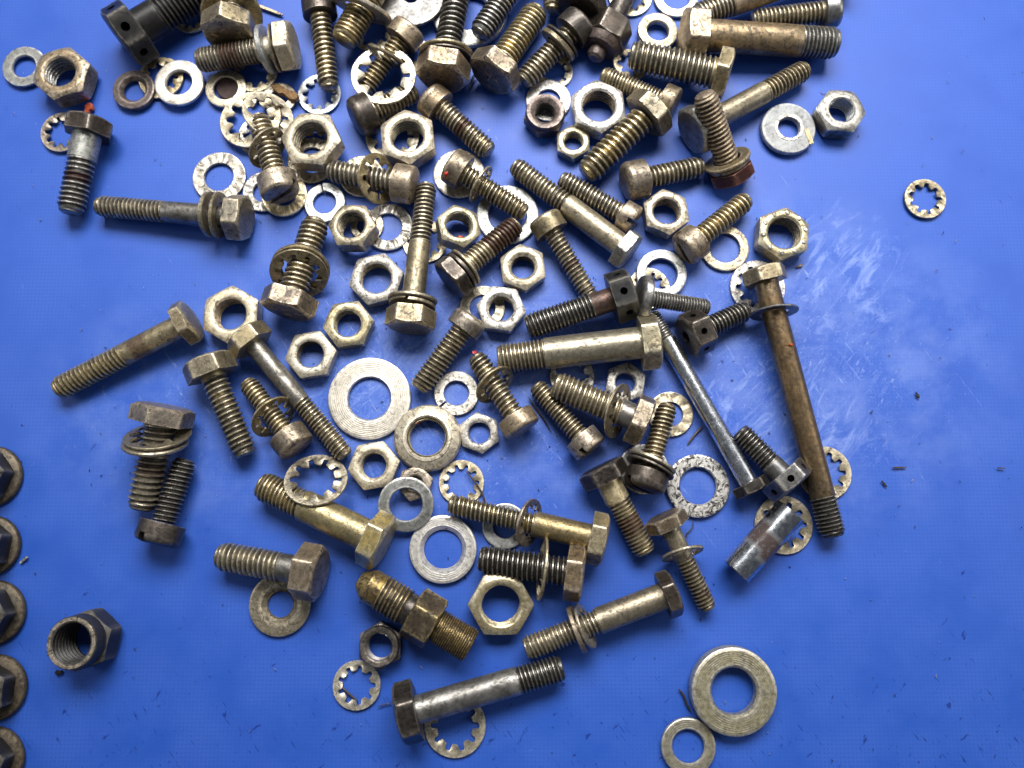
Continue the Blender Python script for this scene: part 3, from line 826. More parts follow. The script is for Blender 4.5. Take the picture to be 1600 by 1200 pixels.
W('dull toothed washer below the short washered bolt', 'tooth', 399, 112, 68, t=4, mat='olive', K=8, lift=3)
W('worn washer under the frayed wood chip', 'flat', 436, 152, 52, 26, 5, 'pale', lift=1, tilt=(4, 3))
W('big toothed washer lying on a screw with lock washer seen inside', 'tooth', 599, 117, 101, t=5, mat='pale', K=9, lift=35, tilt=(2, 3), rim=0.83)
W('pale washer rim showing below the thick pale nut, upper left', 'flat', 487, 250, 76, 42, 4, 'pale', marks=20)
W('dull toothed washer inside the hole of the thick pale nut', 'tooth', 491, 226, 60, t=3, mat='olive', K=8, lift=4)
W('toothed washer seen through the large pale gold nut', 'tooth', 613, 213, 84, t=3, mat='pale', K=10)
W('large dark oily disc washer cut by the top edge', 'flat', 642, -6, 104, 22, 7, 'slate', lift=14, tilt=(0, 3))
W('big grey washer under the bolt tip near top centre', 'flat', 734, 17, 118, 60, 11, 'plate', lift=2)
W('yellow flat washer cut by the top edge right of centre', 'flat', 1057, -6, 70, 42, 6, 'gold')
W('thick pale washer with a hair across it near top right', 'flat', 1028, 47, 63, 34, 12, 'pale', lift=3, tilt=(3, 2))
W('yellow toothed washer behind the dark bleeder fitting', 'tooth', 985, -6, 68, t=4, mat='gold', K=10)
W('pale toothed washer peeking right of the washered screw', 'tooth', 867, 112, 56, t=3, mat='pale', K=9)
W('white mottled washer under the dark collared lock nut', 'flat', 857, 156, 70, 36, 4, 'silver')
W('broken twisted lock washer between fitting and thick bolt', 'tooth', 985, 100, 56, t=4, mat='pale', K=8, tilt=(12, 8))
W('pale washer edge under the black washered screw', 'flat', 1006, 733, 78, 44, 4, 'silver')
W('toothed washer under the big gold bolt, centre', 'tooth', 894, 588, 69, t=3, mat='silver', K=9)
W('gold washer under the round shouldered silver nut', 'flat', 754, 480, 70, 40, 3, 'pale', marks=18)
W('thin toothed washer behind the upright bolt, centre', 'tooth', 664, 377, 70, t=3, mat='pale', K=10)
W('yellow washer edge left of the dark washered bolt, top', 'flat', 648, 83, 52, 26, 4, 'gold')
W('greasy toothed washer below the short gold bolt, top left', 'tooth', 583, 48, 70, t=4, mat='pale', K=9)

# ================================================================== BOLTS
B = bolt
B('b1', 'short bolt with dark head and rust band, far left', (142, 186), (109, 334), 41, 64, 27, thr=88, sd=43, mats=('dark', 'plate', 'sthread'), lift=(0, 1), stains=((0.30, 0.46, 0.9),), pitch=8, group='hex bolts on the blue sheet')
bpy.data.objects
B('b2', 'long thin bolt with two washers against its head at left', (386, 341), (152, 322), 34, 64, 27, thr=112, mats=('olive', 'steel', 'thread'), lift=(3, 2), pitch=6.6)
B('b3', 'long olive bolt with two dark stripes on shank, left', (301, 499), (88, 609), 37, 64, 20, thr=118, mats=('olive', 'olive', 'olive'), pitch=7, smooth_stain=((0.55, 0.85, 0.75),))
B('b4', 'short golden threaded bolt below the long left bolt', (322, 560), (384, 712), 40, 72, 30, thr=132, sd=39, mats=('olive', 'gold', 'gthread'), lift=(2, 2), pitch=8.4)
B('b5', 'slim bolt pointing at the pale nut below largest washer', (381, 520), (541, 713), 31, 62, 26, thr=112, sd=30, mats=('olive', 'steel', 'thread'), lift=(2, 2), pitch=6.2)
B('b6', 'short screw with toothed washer midway, above toothed washer on gold bolt', (466, 702), (385, 596), 32, 60, 32, mats=('bronze', 'olive', 'olive'), kind='cheese', pitch=7, lift=(2, 4))
B('b7', 'stubby greasy bolt with two washers under its head, left', (257, 634), (221, 796), 48, 84, 28, mats=('bronze', 'olive', 'thread'), lift=(6, 1), pitch=9.5, stains=((0.45, 0.62, 0.6),), rot=30)
B('b8', 'dark slotted screw beside the stubby greasy bolt', (243, 851), (290, 718), 38, 70, 34, mats=('dark', 'olive', 'dthread'), kind='cheese', pitch=7, slot=70, dome=0.3)
B('b9', 'short bolt with two washers and oil band, top left', (461, 70), (309, 95), 38, 70, 24, thr=98, sd=38, mats=('pale', 'pale', 'thread'), lift=(6, 12), pitch=5.6, stains=((0.30, 0.62, 0.85),))
B('b10', 'brown bolt head facing down in front of a wide washer, top left', (357, 58), (372, -70), 40, 74, 30, mats=('olive', 'gold', 'gthread'), lift=(14, 10), pitch=7, marks=((-0.35, 0.1, 60, 0.25), (0.3, 0.3, -60, 0.3), (0.5, -0.15, 0, 0.3)), rot=30)
B('b11', 'large black drilled head bolt at top left', (186, 63), (372, -52), 56, 84, 37, thr=148, sd=53, mats=('black', 'black', 'black'), holes=(90, 30, 150), pitch=7, rot=25)
B('b12', 'upright slotted screw pointing down at a toothed washer', (497, -4), (515, 140), 33, 54, 32, mats=('dark', 'olive', 'thread'), kind='cheese', pitch=8, slot=90, lift=(3, 6))
B('b13', 'threaded bolt tip through a wide tilted washer, top', (628, -92), (536, 66), 45, 78, 30, thr=84, sd=44, mats=('olive', 'gold', 'thread'), lift=(10, 16), pitch=6.8)
B('b14', 'screw under the big raised toothed washer', (643, 42), (566, 143), 31, 56, 28, mats=('bronze', 'olive', 'olive'), kind='cheese', pitch=7, lift=(6, 4))
B('b15', 'round headed screw left of the big raised toothed washer', (551, 186), (650, 143), 34, 62, 32, mats=('dark', 'olive', 'thread'), kind='cheese', pitch=6.5, dome=0.35)
B('b16', 'black greasy bolt with two washers, top centre', (690, 124), (721, -45), 41, 74, 30, mats=('bronze', 'dark', 'dthread'), lift=(8, 10), pitch=9, rot=0)
B('b17', 'threaded bolt end over the big grey washer, top', (845, -86), (748, 55), 38, 64, 26, mats=('steel', 'steel', 'sthread'), lift=(10, 18), pitch=7.2)
B('b18', 'bronze bolt with Y marks on its face, top centre', (766, 121), (840, 17), 44, 72, 26, mats=('bronze', 'olive', 'gthread'), lift=(4, 3), pitch=7.6, marks=((-0.38, 0.05, 50, 0.3), (-0.26, 0.06, -20, 0.25), (0.02, 0.0, 90, 0.55), (0.18, 0.1, 25, 0.25)), rot=16)
B('b19', 'slotted screw with two loose washers near top centre', (911, 32), (816, 128), 35, 60, 30, mats=('dark', 'olive', 'thread'), kind='cheese', pitch=7, lift=(5, 3))
B('b20', 'gold bolt tip poking down from the top edge', (882, -95), (862, 18), 32, 58, 24, mats=('olive', 'gold', 'gthread'), lift=(4, 8), pitch=6.5)
B('b21', 'dark bolt head at the top edge left of the bleeder fitting', (903, 16), (960, -120), 42, 70, 28, mats=('dark', 'dark', 'dthread'), lift=(4, 4), rot=10)
B('b23', 'thick short golden bolt near top right', (1139, 119), (985, 85), 48, 72, 22, mats=('olive', 'olive', 'gthread'), lift=(8, 8), pitch=8, rot=14)
B('b24', 'screw lying under the thick short golden bolt', (1056, 167), (941, 117), 30, 56, 24, mats=('bronze', 'olive', 'thread'), kind='cheese', pitch=5.2, lift=(2, 1))
B('b25', 'golden bolt with bright pink head flat, right of small yellow nut', (1025, 166), (914, 273), 44, 72, 26, mats=('olive', 'gold', 'gthread'), lift=(4, 3), pitch=9.4, rot=-8)
B('b26', 'long gold bolt with dark round face at right', (1079, 207), (1260, 108), 34, 70, 22, thr=84, sd=35, mats=('steel', 'olive', 'olive'), pitch=6.8, lift=(2, 2))
B('b27', 'leaning bolt standing on its maroon head at right', (1146, 279), (1100, 146), 38, 66, 22, thr=112, sd=34, mats=('maroon', 'gold', 'bronze'), z=(8, 96), pitch=7)
B('b28', 'round headed screw pointing right toward the leaning bolt', (974, 285), (1098, 260), 34, 60, 36, mats=('bronze', 'olive', 'thread'), kind='cheese', pitch=7.3, dome=0.3)
B('b29', 'slotted screw over a pale washer on the right', (1066, 393), (1168, 311), 34, 56, 32, mats=('bronze', 'olive', 'thread'), kind='cheese', pitch=7.6, slot=25, lift=(2, 4))
B('b30', 'long slender gold bolt running diagonally through centre', (986, 396), (803, 258), 33, 58, 20, thr=108, sd=37, mats=('steel', 'olive', 'thread'), pitch=6.8, lift=(2, 2))
B('b31', 'slotted screw above the long diagonal gold bolt', (994, 347), (876, 279), 32, 48, 26, mats=('bronze', 'olive', 'thread'), kind='cheese', pitch=6.5, slot=60, lift=(1, 1))
B('b32', 'slotted screw running under the black drilled bolt', (848, 338), (924, 466), 30, 54, 30, mats=('olive', 'olive', 'olive'), kind='cheese', pitch=7, slot=0, stains=((0.45, 0.55, 0.7),), lift=(2, 1))
B('b33', 'dark headed bolt with washers and rust black tip, centre', (700, 440), (808, 350), 36, 64, 22, thr=100, sd=33, mats=('dark', 'olive', 'olive'), pitch=6.6, stains=((0.38, 1.1, 0.95),), lift=(3, 4))
B('b34', 'black drilled head bolt, largest of the centre', (990, 456), (823, 512), 42, 72, 36, thr=108, sd=38, mats=('black', 'brown', 'dthread'), holes=(90, 30, 150), pitch=6.2, lift=(8, 6), rot=-4)
B('b35', 'dome head slate screw right of the black drilled bolt', (994, 463), (1107, 481), 27, 72, 18, mats=('slate', 'slate', 'sthread'), kind='dome', pitch=4.6, lift=(10, 14))
B('b36', 'small dark drilled head bolt with socket beside it at right', (1072, 527), (1168, 484), 34, 64, 34, mats=('dark', 'dark', 'dthread'), holes=(90, 30, 150), recess=0.3, pitch=6.6, rot=12)
B('b37', 'big gold bolt with smooth thick shank, centre right', (1030, 532), (778, 561), 47, 78, 30, thr=74, sd=50, mats=('gold', 'gold', 'thread'), pitch=6.2, lift=(3, 3))
B('b38', 'long thin steel bolt running to the small dark head', (1178, 769), (1019, 489), 24, 50, 17, thr=50, sd=28, mats=('dark', 'chrome', 'sthread'), pitch=4.4, lift=(1, 2))
B('b39', 'longest brown bolt at the right with loose washer', (1191, 419), (1302, 838), 40, 62, 24, thr=62, sd=38, mats=('olive', 'umber', 'dthread'), pitch=6, lift=(8, 2), dab=(0.2, 0.62, 5.5, 4, 'orange'))
B('b40', 'dark drilled head bolt under the longest bolt', (1241, 762), (1155, 673), 36, 70, 29, thr=70, sd=35, mats=('slate', 'slate', 'dthread'), holes=(90, 30, 150), pitch=6.4, lift=(2, 1), rot=-6)
B('b42', 'pale shank bolt with dark greasy thread, lower centre', (937, 728), (1009, 864), 38, 68, 26, thr=92, sd=40, mats=('dark', 'pale', 'thread'), pitch=6, stains=((0.30, 0.62, 0.8),), lift=(0, 1))
B('b43', 'short bolt with loose toothed washer, touching wide silver washer', (1037, 805), (1107, 952), 30, 60, 20, thr=86, sd=30, mats=('bronze', 'olive', 'thread'), pitch=6.2, lift=(7, 2), rot=10, stains=((0.62, 0.80, 0.5),))
B('b44', 'black greasy slotted screw with two washers, lower right of centre', (1005, 766), (1044, 632), 33, 66, 30, mats=('dark', 'olive', 'olive'), kind='cheese', pitch=7, slot=30, lift=(7, 8), dome=0.4)
B('b45', 'thick golden bolt with toothed washer, right of centre', (1012, 662), (866, 600), 46, 72, 26, thr=112, sd=42, mats=('bronze', 'steel', 'gthread'), pitch=7.6, lift=(8, 14), rot=8)
B('b46', 'slotted screw with torn head under the thick golden bolt', (926, 705), (837, 602), 32, 56, 30, mats=('bronze', 'olive', 'olive'), kind='cheese', pitch=6.4, slot=60)
B('b47', 'screw with tilted toothed washer and red speck at tip', (819, 673), (743, 556), 34, 60, 28, mats=('bronze', 'olive', 'thread'), kind='cheese', pitch=7.6, lift=(2, 4))
B('b48', 'screw with domed head below the round shouldered nut', (739, 494), (653, 608), 36, 56, 28, mats=('bronze', 'olive', 'thread'), kind='cheese', pitch=7.2, dome=0.3, lift=(2, 1))
B('b49', 'upright bolt with double washers above its head, centre left', (640, 514), (667, 288), 33, 68, 30, thr=102, sd=35, mats=('olive', 'olive', 'olive'), pitch=6.8, lift=(3, 4))
B('b50', 'screw with red paint dab on head and loose washer', (701, 255), (821, 334), 33, 58, 30, mats=('bronze', 'olive', 'thread'), kind='cheese', pitch=6.6, dab=(-0.75, 0.55, 0.35, 5.5, 'red'), lift=(6, 5))
B('b51', 'screw with toothed washer lying flat left of the red dab screw', (650, 291), (513, 266), 36, 60, 34, mats=('bronze', 'olive', 'thread'), kind='cheese', pitch=7.4, lift=(3, 4), stains=((0.30, 0.46, 0.45),))
B('b52', 'screw with dark oil ring below the black washered bolt', (667, 149), (766, 238), 34, 56, 30, mats=('bronze', 'olive', 'thread'), kind='cheese', pitch=6.8, stains=((0.40, 0.52, 0.9),), dome=0.3)
B('b53', 'slotted screw with bent washer above a dished washer', (440, 306), (403, 182), 36, 60, 34, mats=('bronze', 'olive', 'thread'), kind='cheese', pitch=8, slot=-28, lift=(8, 12))
B('b54', 'bolt with washers sliding free below its head, left centre', (447, 488), (495, 344), 44, 76, 30, mats=('bronze', 'olive', 'thread'), pitch=8.2, marks=((-0.5, 0.15, 0, 0.28), (-0.05, -0.25, 0, 0.3), (0.5, 0.1, 0, 0.3), (0.0, 0.3, 10, 0.25)), lift=(4, 5))
B('b55', 'large gold bolt under the tilted toothed washer, lower left', (602, 851), (407, 757), 47, 80, 30, thr=78, sd=50, mats=('gold', 'gold', 'thread'), pitch=6.8, lift=(2, 2))
B('b56', 'short golden threaded bolt resting on a gold washer, lower left', (502, 897), (341, 868), 46, 78, 36, thr=104, sd=43, mats=('bronze', 'steel', 'gthread'), pitch=8.4, lift=(4, 2), rot=-6)
B('b57', 'slim golden bolt with toothed washer near its middle, bottom centre', (947, 845), (702, 787), 34, 72, 26, thr=138, sd=40, mats=('olive', 'olive', 'gthread'), pitch=7, lift=(4, 5))
B('b58', 'dark oily bolt with bent thin washer, bottom centre', (913, 898), (749, 873), 46, 76, 28, mats=('bronze', 'dark', 'dthread'), pitch=7.8, lift=(6, 3))
B('b60', 'big bottom bolt with black head and grey shank', (621, 1118), (879, 1043), 44, 84, 32, thr=74, sd=44, mats=('dark', 'steel', 'dthread'), pitch=6.4, lift=(2, 4))
B('b61', 'bolt with two washers midway, pointing at big bottom bolt', (1056, 924), (820, 1014), 38, 66, 22, thr=122, sd=42, mats=('dark', 'olive', 'thread'), pitch=6.4, lift=(3, 14))
B('b62', 'large bronze bolt with thick shank at top right', (1066, 53), (1307, 68), 48, 76, 34, thr=60, sd=48, mats=('bronze', 'bronze', 'sthread'), pitch=6.2, lift=(3, 4), rot=6)
B('b63', 'copper shank bolt end cut by the top edge, top right', (1330, -62), (1085, 26), 38, 64, 26, thr=62, sd=40, mats=('bronze', 'bronze', 'gthread'), pitch=6.4, lift=(4, 14))
B('b64', 'screw with dark round head at the top right corner of the pile', (1312, 15), (1174, 32), 33, 52, 26, mats=('slate', 'olive', 'thread'), kind='cheese', pitch=6.6, lift=(2, 2), dome=0.3)

# washers threaded on the bolts
OB = on_bolt
OB('wide washer next to the head of the long thin left bolt', 'b2', 44, 'flat', 72, 38, 5, 'olive', tilt=(0, -3), drop=0.5)
OB('split washer nearest the tip on the long thin left bolt', 'b2', 58, 'split', 70, 38, 7, 'olive', tilt=(0, 3), drop=0.5)
OB('thin toothed washer around the screw above the gold bolt', 'b6', 66, 'tooth', 74, 0, 3.5, 'olive', tilt=(10, 18), K=10, rim=0.84)
OB('upper toothed washer on the stubby greasy bolt', 'b7', 48, 'tooth', 100, 0, 4, 'olive', tilt=(-4, 24), K=10, rim=0.84)
OB('lower flat washer on the stubby greasy bolt', 'b7', 60, 'flat', 98, 60, 6, 'olive', tilt=(-4, 20))
OB('outer thick washer on the oil banded bolt, top left', 'b9', 45, 'split', 74, 40, 8, 'plate', tilt=(0, 4), drop=0.4)
OB('inner thin washer on the oil banded bolt, top left', 'b9', 31, 'flat', 72, 40, 4, 'olive', tilt=(0, -2), drop=0.4)
OB('wide brown washer behind the downward brown bolt head', 'b10', 44, 'flat', 92, 48, 8, 'olive', tilt=(0, 30), dish=5)
OB('wide washer tilted on the gold bolt at the top edge', 'b13', 130, 'flat', 98, 52, 6, 'pale', tilt=(8, 12))
OB('dull washer on the screw inside the big toothed washer', 'b14', 62, 'flat', 66, 36, 4, 'olive', tilt=(8, 6))
OB('upper washer on the black greasy bolt, top centre', 'b16', 46, 'flat', 84, 46, 6, 'olive', tilt=(6, -8))
OB('lower washer on the black greasy bolt, top centre', 'b16', 38, 'flat', 84, 46, 4, 'dark', tilt=(6, -8))
OB('first loose washer on the slotted screw near top centre', 'b19', 46, 'flat', 66, 38, 4, 'dark', tilt=(0, 8))
OB('second loose washer on the slotted screw near top centre', 'b19', 56, 'split', 66, 38, 7, 'olive', tilt=(0, 8))
OB('upper rim washer on the leaning bolt', 'b27', 33, 'flat', 74, 42, 6, 'olive', drop=0)
OB('split washer under the rim washer on the leaning bolt', 'b27', 26, 'split', 66, 42, 6, 'bronze', drop=0)
OB('thick washer nearest the dark head of the rust tipped bolt', 'b33', 27, 'split', 66, 36, 6, 'dark', drop=0.3)
OB('outer washer on the rust tipped bolt', 'b33', 36, 'flat', 66, 36, 5, 'olive', drop=0.3)
OB('thin washer slipped down the longest brown bolt', 'b39', 74, 'flat', 76, 44, 3.5, 'slate', tilt=(-8, -6), drop=0.6)
OB('toothed washer halfway along the short lower right bolt', 'b43', 66, 'tooth', 68, 0, 4, 'olive', tilt=(-8, -26), K=10, rim=0.84)
OB('upper washer on the black greasy slotted screw', 'b44', 45, 'flat', 78, 40, 6, 'olive', tilt=(-8, 0), drop=0.3)
OB('lower washer on the black greasy slotted screw', 'b44', 37, 'tooth', 78, 0, 4, 'dark', tilt=(-8, 0), drop=0.3, K=10)
OB('toothed washer tilted on the thick golden bolt', 'b45', 50, 'tooth', 88, 0, 4, 'olive', tilt=(0, 24), K=10, rim=0.80)
OB('toothed washer tilted on the screw with the red speck', 'b47', 86, 'tooth', 70, 0, 4, 'olive', tilt=(8, 22), K=8)
OB('upper washer against the upright bolt head, centre left', 'b49', 46, 'flat', 76, 40, 6, 'olive', tilt=(0, -3), drop=0.3)
OB('lower washer against the upright bolt head, centre left', 'b49', 37, 'split', 72, 40, 6, 'olive', tilt=(0, 3), drop=0.3)
OB('thin washer loose on the red dab screw', 'b50', 60, 'tooth', 62, 0, 3.5, 'olive', tilt=(0, -6), K=8, rim=0.86)
OB('toothed washer leaning on the flat lying screw', 'b51', 62, 'tooth', 78, 0, 4, 'olive', tilt=(0, 34), K=8, rim=0.82)
OB('bent washer around the screw above the dished washer', 'b53', 86, 'tooth', 70, 0, 3.5, 'olive', tilt=(30, 10), K=8, rim=0.84)
OB('toothed washer nearer the head of the left centre bolt', 'b54', 66, 'tooth', 90, 0, 4, 'olive', tilt=(14, 34), K=10, rim=0.80)
OB('flat washer backing the toothed one, left centre bolt', 'b54', 74, 'flat', 90, 56, 6, 'olive', tilt=(14, 34))
OB('toothed washer around the slim golden bolt', 'b57', 122, 'tooth', 76, 0, 4, 'bronze', tilt=(0, 24), K=10, rim=0.80)
OB('wide bent toothed washer on the dark oily bolt', 'b58', 66, 'tooth', 98, 0, 4, 'olive', tilt=(0, -10), K=12, rim=0.86)
OB('washer nearer the head on the bolt with two midway', 'b61', 152, 'tooth', 72, 0, 4, 'olive', tilt=(4, 16), K=8)
OB('split washer farther from the head on the bolt with two midway', 'b61', 166, 'split', 74, 44, 7, 'bronze', tilt=(0, 4))

# ================================================================== ONE-OFF PIECES
def lathe(prof, n=48):
    th = circular(n); g = G(); last = None
    for (r, z, w) in prof:
        A = g.ring(circ(th, r, z), w)
        if last: g.join(last, A)
        else: g.cap(A)
        last = A
    g.cap(last, flip=True)
    return g

# brass flare fitting: cone nose, thread, hexagon, second thread
def fitting():
    hx, tx = (562, 905), (736, 1010)
    k = kpx(650, 960, 0.006)
    P, T = at(hx[0], hx[1], 0.0066), at(tx[0], tx[1], 0.0066)
    root = empty('flare_fitting', 'tarnished brass flare fitting with cone nose, hexagon and two threads', 'fitting')
    set_frame(root, P, T - P, 8)
    L = (T - P).length
    g = lathe([(13 * k, 0, .6), (14.5 * k, 1.5 * k, .8), (27 * k, 18 * k, .6), (27 * k, 40 * k, .1), (25 * k, 42 * k, .2)])
    link('cone_nose', g.mesh('cone_nose', M['brass']), root)
    g = G(); helix(g, 29 * k, 6.5 * k, 40 * k, 84 * k, n=36); link('thread', g.mesh('thread', M['brass'], sharp=50), root)
    g = lathe([(25 * k, 80 * k, .1), (25 * k, 98 * k, .1)]); link('neck', g.mesh('neck', M['dark']), root)
    th, _ = hex_theta(0); a = 37 * k; R = hexR(th, a, 0); ew = edge_w(th, 0); g = G(); zc = (R - a * 0.97) * 0.5
    r = [g.ring(circ(th, 24 * k, 96 * k)), g.ring(circ(th, a * .97, 96 * k), .6), g.ring(ringR(th, R, 96 * k + zc), .9), g.ring(ringR(th, R, 99 * k + zc), ew),
         g.ring(ringR(th, R, 137 * k - zc), ew), g.ring(ringR(th, R, 140 * k - zc), .9), g.ring(circ(th, a * .97, 140 * k), .6)]
    g.cap(r[0])
    for i in range(len(r) - 1): g.join(r[i], r[i + 1])
    g.cap(r[-1], flip=True)
    me = g.mesh('hexagon', M['brass']); jitter(me, a * .015, 1 / a, 4); link('hexagon', me, root)
    g = G(); helix(g, 27 * k, 3.6 * k, 139 * k, L, n=36, tip=5 * k)
    th = circular(36); A = g.ring(circ(th, 24.5 * k, 139 * k)); C = g.ring(circ(th, 24.5 * k, L - 0.5 * k)); D = g.ring(circ(th, 19 * k, L), .6); E = g.ring(circ(th, 17 * k, L - 12 * k))
    g.join(A, C); g.join(C, D); g.join(D, E); g.cap(E, flip=True)
    link('thread', g.mesh('thread', M['brass'], sharp=50), root)
fitting()

# polished steel sleeve
def sleeve():
    P, T = at(1150, 893, 0.0050), at(1236, 799, 0.0075); k = kpx(1195, 845, 0.005)
    root = empty('steel_sleeve', 'polished steel tube sleeve with brown worn band round its middle', 'sleeve')
    set_frame(root, P, T - P, 0); L = (T - P).length
    th = circular(56); g = G(); r = 24.5 * k
    prof = [(r * .80, 0.6 * k, .5, 0), (r * .97, 0, .5, 0), (r, 1 * k, .3, 0)]
    for i in range(13):
        f = i / 12; st = 1.0 if 0.40 < f < 0.66 else 0.0
        prof.append((r, 1 * k + (L - 2 * k) * f, 0.1, st))
    prof += [(r * .97, L, .6, 0), (r * .80, L - .6 * k, .5, 0)]
    rings = [g.ring(circ(th, a, b), c, d) for a, b, c, d in prof]
    # the worn band has a stepped, uneven edge round the tube
    for i, (s0, n) in enumerate(rings[3:16]):
        f = i / 12
        for q in range(n):
            an = math.degrees(th[q]) % 360
            lo = 0.40 if (an < 95 or an > 250) else 0.30; hi = 0.60 if 60 < an < 150 else 0.70
            g.st[s0 + q] = 1.0 if lo < f < hi else 0.0
    for i in range(len(rings) - 1): g.join(rings[i], rings[i + 1])
    a = g.ring(circ(th, r * .80, L * .5)); g.join(rings[-1], a); g.join(a, rings[0])
    link('tube', g.mesh('tube', M['chrome']), root)
    g = G(); helix(g, r * .70, 4 * k, 2 * k, L - 2 * k, n=32, depth=r * .09, inward=True); g.f = [tuple(reversed(f)) for f in g.f]
    link('threaded_bore', g.mesh('threaded_bore', M['dark'], sharp=50), root)
sleeve()

# dark bleeder fitting at the top
def bleeder():
    P, T = at(928, 92, 0.0046), at(1004, -60, 0.0062); k = kpx(955, 50, 0.005)
    root = empty('bleeder_fitting', 'dark brown bleeder fitting with round stub, collar and hexagon, top', 'fitting')
    set_frame(root, P, T - P, 14); L = (T - P).length
    g = lathe([(9 * k, 0, .8), (13 * k, 3 * k, .5), (14 * k, 7 * k, .2), (13.5 * k, 22 * k, .1)]); link('stub', g.mesh('stub', M['brown']), root)
    g = lathe([(19 * k, 17 * k, .2), (27 * k, 19 * k, .4), (30 * k, 26 * k, .3), (31 * k, 34 * k, .1)]); link('collar', g.mesh('collar', M['brown']), root)
    th, _ = hex_theta(0); a = 32 * k; R = hexR(th, a, 0); ew = edge_w(th, 0); g = G(); zc = (R - a * 0.96) * 0.5
    r = [g.ring(circ(th, a * .96, 33 * k), .4), g.ring(ringR(th, R, 33 * k + zc), .8), g.ring(ringR(th, R, 36 * k + zc), ew), g.ring(ringR(th, R, 66 * k), ew), g.ring(ringR(th, R * .98, 68 * k), .9)]
    g.cap(r[0])
    for i in range(len(r) - 1): g.join(r[i], r[i + 1])
    g.cap(r[-1], flip=True); me = g.mesh('hexagon', M['dark']); jitter(me, a * .02, 1 / a, 8); link('hexagon', me, root)
    g = lathe([(16 * k, 66 * k, .1), (15 * k, 74 * k, .1), (16 * k, 90 * k, .2), (15 * k, L, .1)]); me = g.mesh('shank', M['dark']); jitter(me, 1.5 * k, .1 / k, 3); link('shank', me, root)
bleeder()

# notch part on the grey washer at right
def notch():
    k = kpx(1265, 213, 0.002); p = at(1265, 212, 0.0022)
    b = box_cutter(13 * k, 3.2 * k, -0.8 * k, 0.8 * k, math.radians(-75))
    w = [o for o in bpy.data.objects if o.get('label', '').startswith('thick grey washer with bright inner ring')][0]
    me = make_mesh('filed_slot', b[0], b[1], M['bronze']); o = link('filed_slot', me, w)
    bpy.context.view_layer.update()
    o.location = w.matrix_world.inverted() @ at(1264, 213, w.matrix_world.translation.z + 6.9 * k)
    th = circular(56); g = G(); kw = kpx(1233, 199, 0.002)
    rs = [g.ring(circ(th, 17.3 * kw, 6.0 * kw), .8), g.ring(circ(th, 18 * kw, 7.4 * kw), 1), g.ring(circ(th, 22 * kw, 7.4 * kw), 1), g.ring(circ(th, 23.5 * kw, 6.0 * kw), .8)]
    for i in range(3): g.join(rs[i], rs[i + 1])
    g.f = [tuple(reversed(f)) for f in g.f]
    link('raised_lip', g.mesh('raised_lip', M['silver']), w)
notch()

# flange nuts cut by the left edge
for i, (x, y) in enumerate(((-10, 745), (-12, 853), (-7, 957), (-6, 1074), (-9, 1186))):
    lab = ['black flange nut at the left edge, topmost of the five', 'black flange nut at the left edge, second from the top', 'black flange nut at the left edge, middle of the five',
           'black flange nut at the left edge, fourth from the top', 'black flange nut at the left edge, lowest of the five'][i]
    k = kpx(x, y, 0.002); th = circular(56)
    root = empty('flange_nut', lab, 'nut', 'black flange nuts in a column at the left edge')
    root.location = at(x, y, 0); root.rotation_euler = (0, 0, math.radians([10, 24, 2, 30, 16][i]))
    fr = [48, 47, 50, 51, 50][i]
    g = lathe([(fr * .9 * k, 0, .1), (fr * .99 * k, 1.5 * k, .1), (fr * k, 4 * k, .1), (fr * .95 * k, 8 * k, .9), (fr * .80 * k, 10.5 * k, .4), (fr * .62 * k, 14 * k, .1)], 56)
    link('flange', g.mesh('flange', M['flange']), root)
    body, bore, top = nut_meshes(36 * k, 18 * k, 40 * k, 0, M['black'], M['black'], cham=0.86, csink=1.15)
    a = link('nut_body', body, root); a.location.z = 7 * k; b = link('threaded_bore', bore, root); b.location.z = 7 * k

# ------------------------------------------------------------------ small debris, each a thing
def tube(name, pts, r, mat, label, cat, taper=0.6):
    g = G(); n = 8; rings = []
    for i, p in enumerate(pts):
        a = Vector(pts[max(0, i - 1)]); b = Vector(pts[min(len(pts) - 1, i + 1)]); d = (b - a).normalized()
        u = d.cross(Vector((0, 0, 1))).normalized(); v = u.cross(d)
        rr = r * (1 - (1 - taper) * abs(2 * i / (len(pts) - 1) - 1) ** 3)
        rings.append(g.ring([tuple(Vector(p) + u * (rr * math.cos(t)) + v * (rr * math.sin(t))) for t in circular(n)], .3))
    for i in range(len(rings) - 1): g.join(rings[i], rings[i + 1])
    g.cap(rings[0]); g.cap(rings[-1], flip=True)
    o = link(name, g.mesh(name, mat, sharp=60)); tag(o, label, cat); return o
def path(px, z, n=10, curve=0.0):
    out = []
    if len(px) == 2 and not curve: n = 4
    P = [np.array(p, float) for p in px]
    for i in range(n + 1):
        t = i / n * (len(P) - 1); j = min(int(t), len(P) - 2); f = t - j
        p0 = P[max(0, j - 1)]; p1 = P[j]; p2 = P[j + 1]; p3 = P[min(len(P) - 1, j + 2)]
        q = 0.5 * ((2 * p1) + (-p0 + p2) * f + (2 * p0 - 5 * p1 + 4 * p2 - p3) * f * f + (-p0 + 3 * p1 - 3 * p2 + p3) * f ** 3)
        zz = z if np.isscalar(z) else z[0] + (z[1] - z[0]) * i / n
        out.append(at(q[0], q[1], zz))
    return out
K0 = kpx(800, 600)
tube('metal_sliver', path([(825, 620), (836, 636), (850, 655), (861, 675)], (0.0008, 0.0003), 8), 1.3 * K0, M['wire'], 'thin dark metal splinter right of the screw with the red speck', 'splinter', 0.2)
tube('metal_sliver', path([(1098, 666), (1085, 680), (1075, 694)], 0.0004, 6), 1.7 * K0, M['wire'], 'short grey wire bit left of the long thin steel bolt', 'splinter')
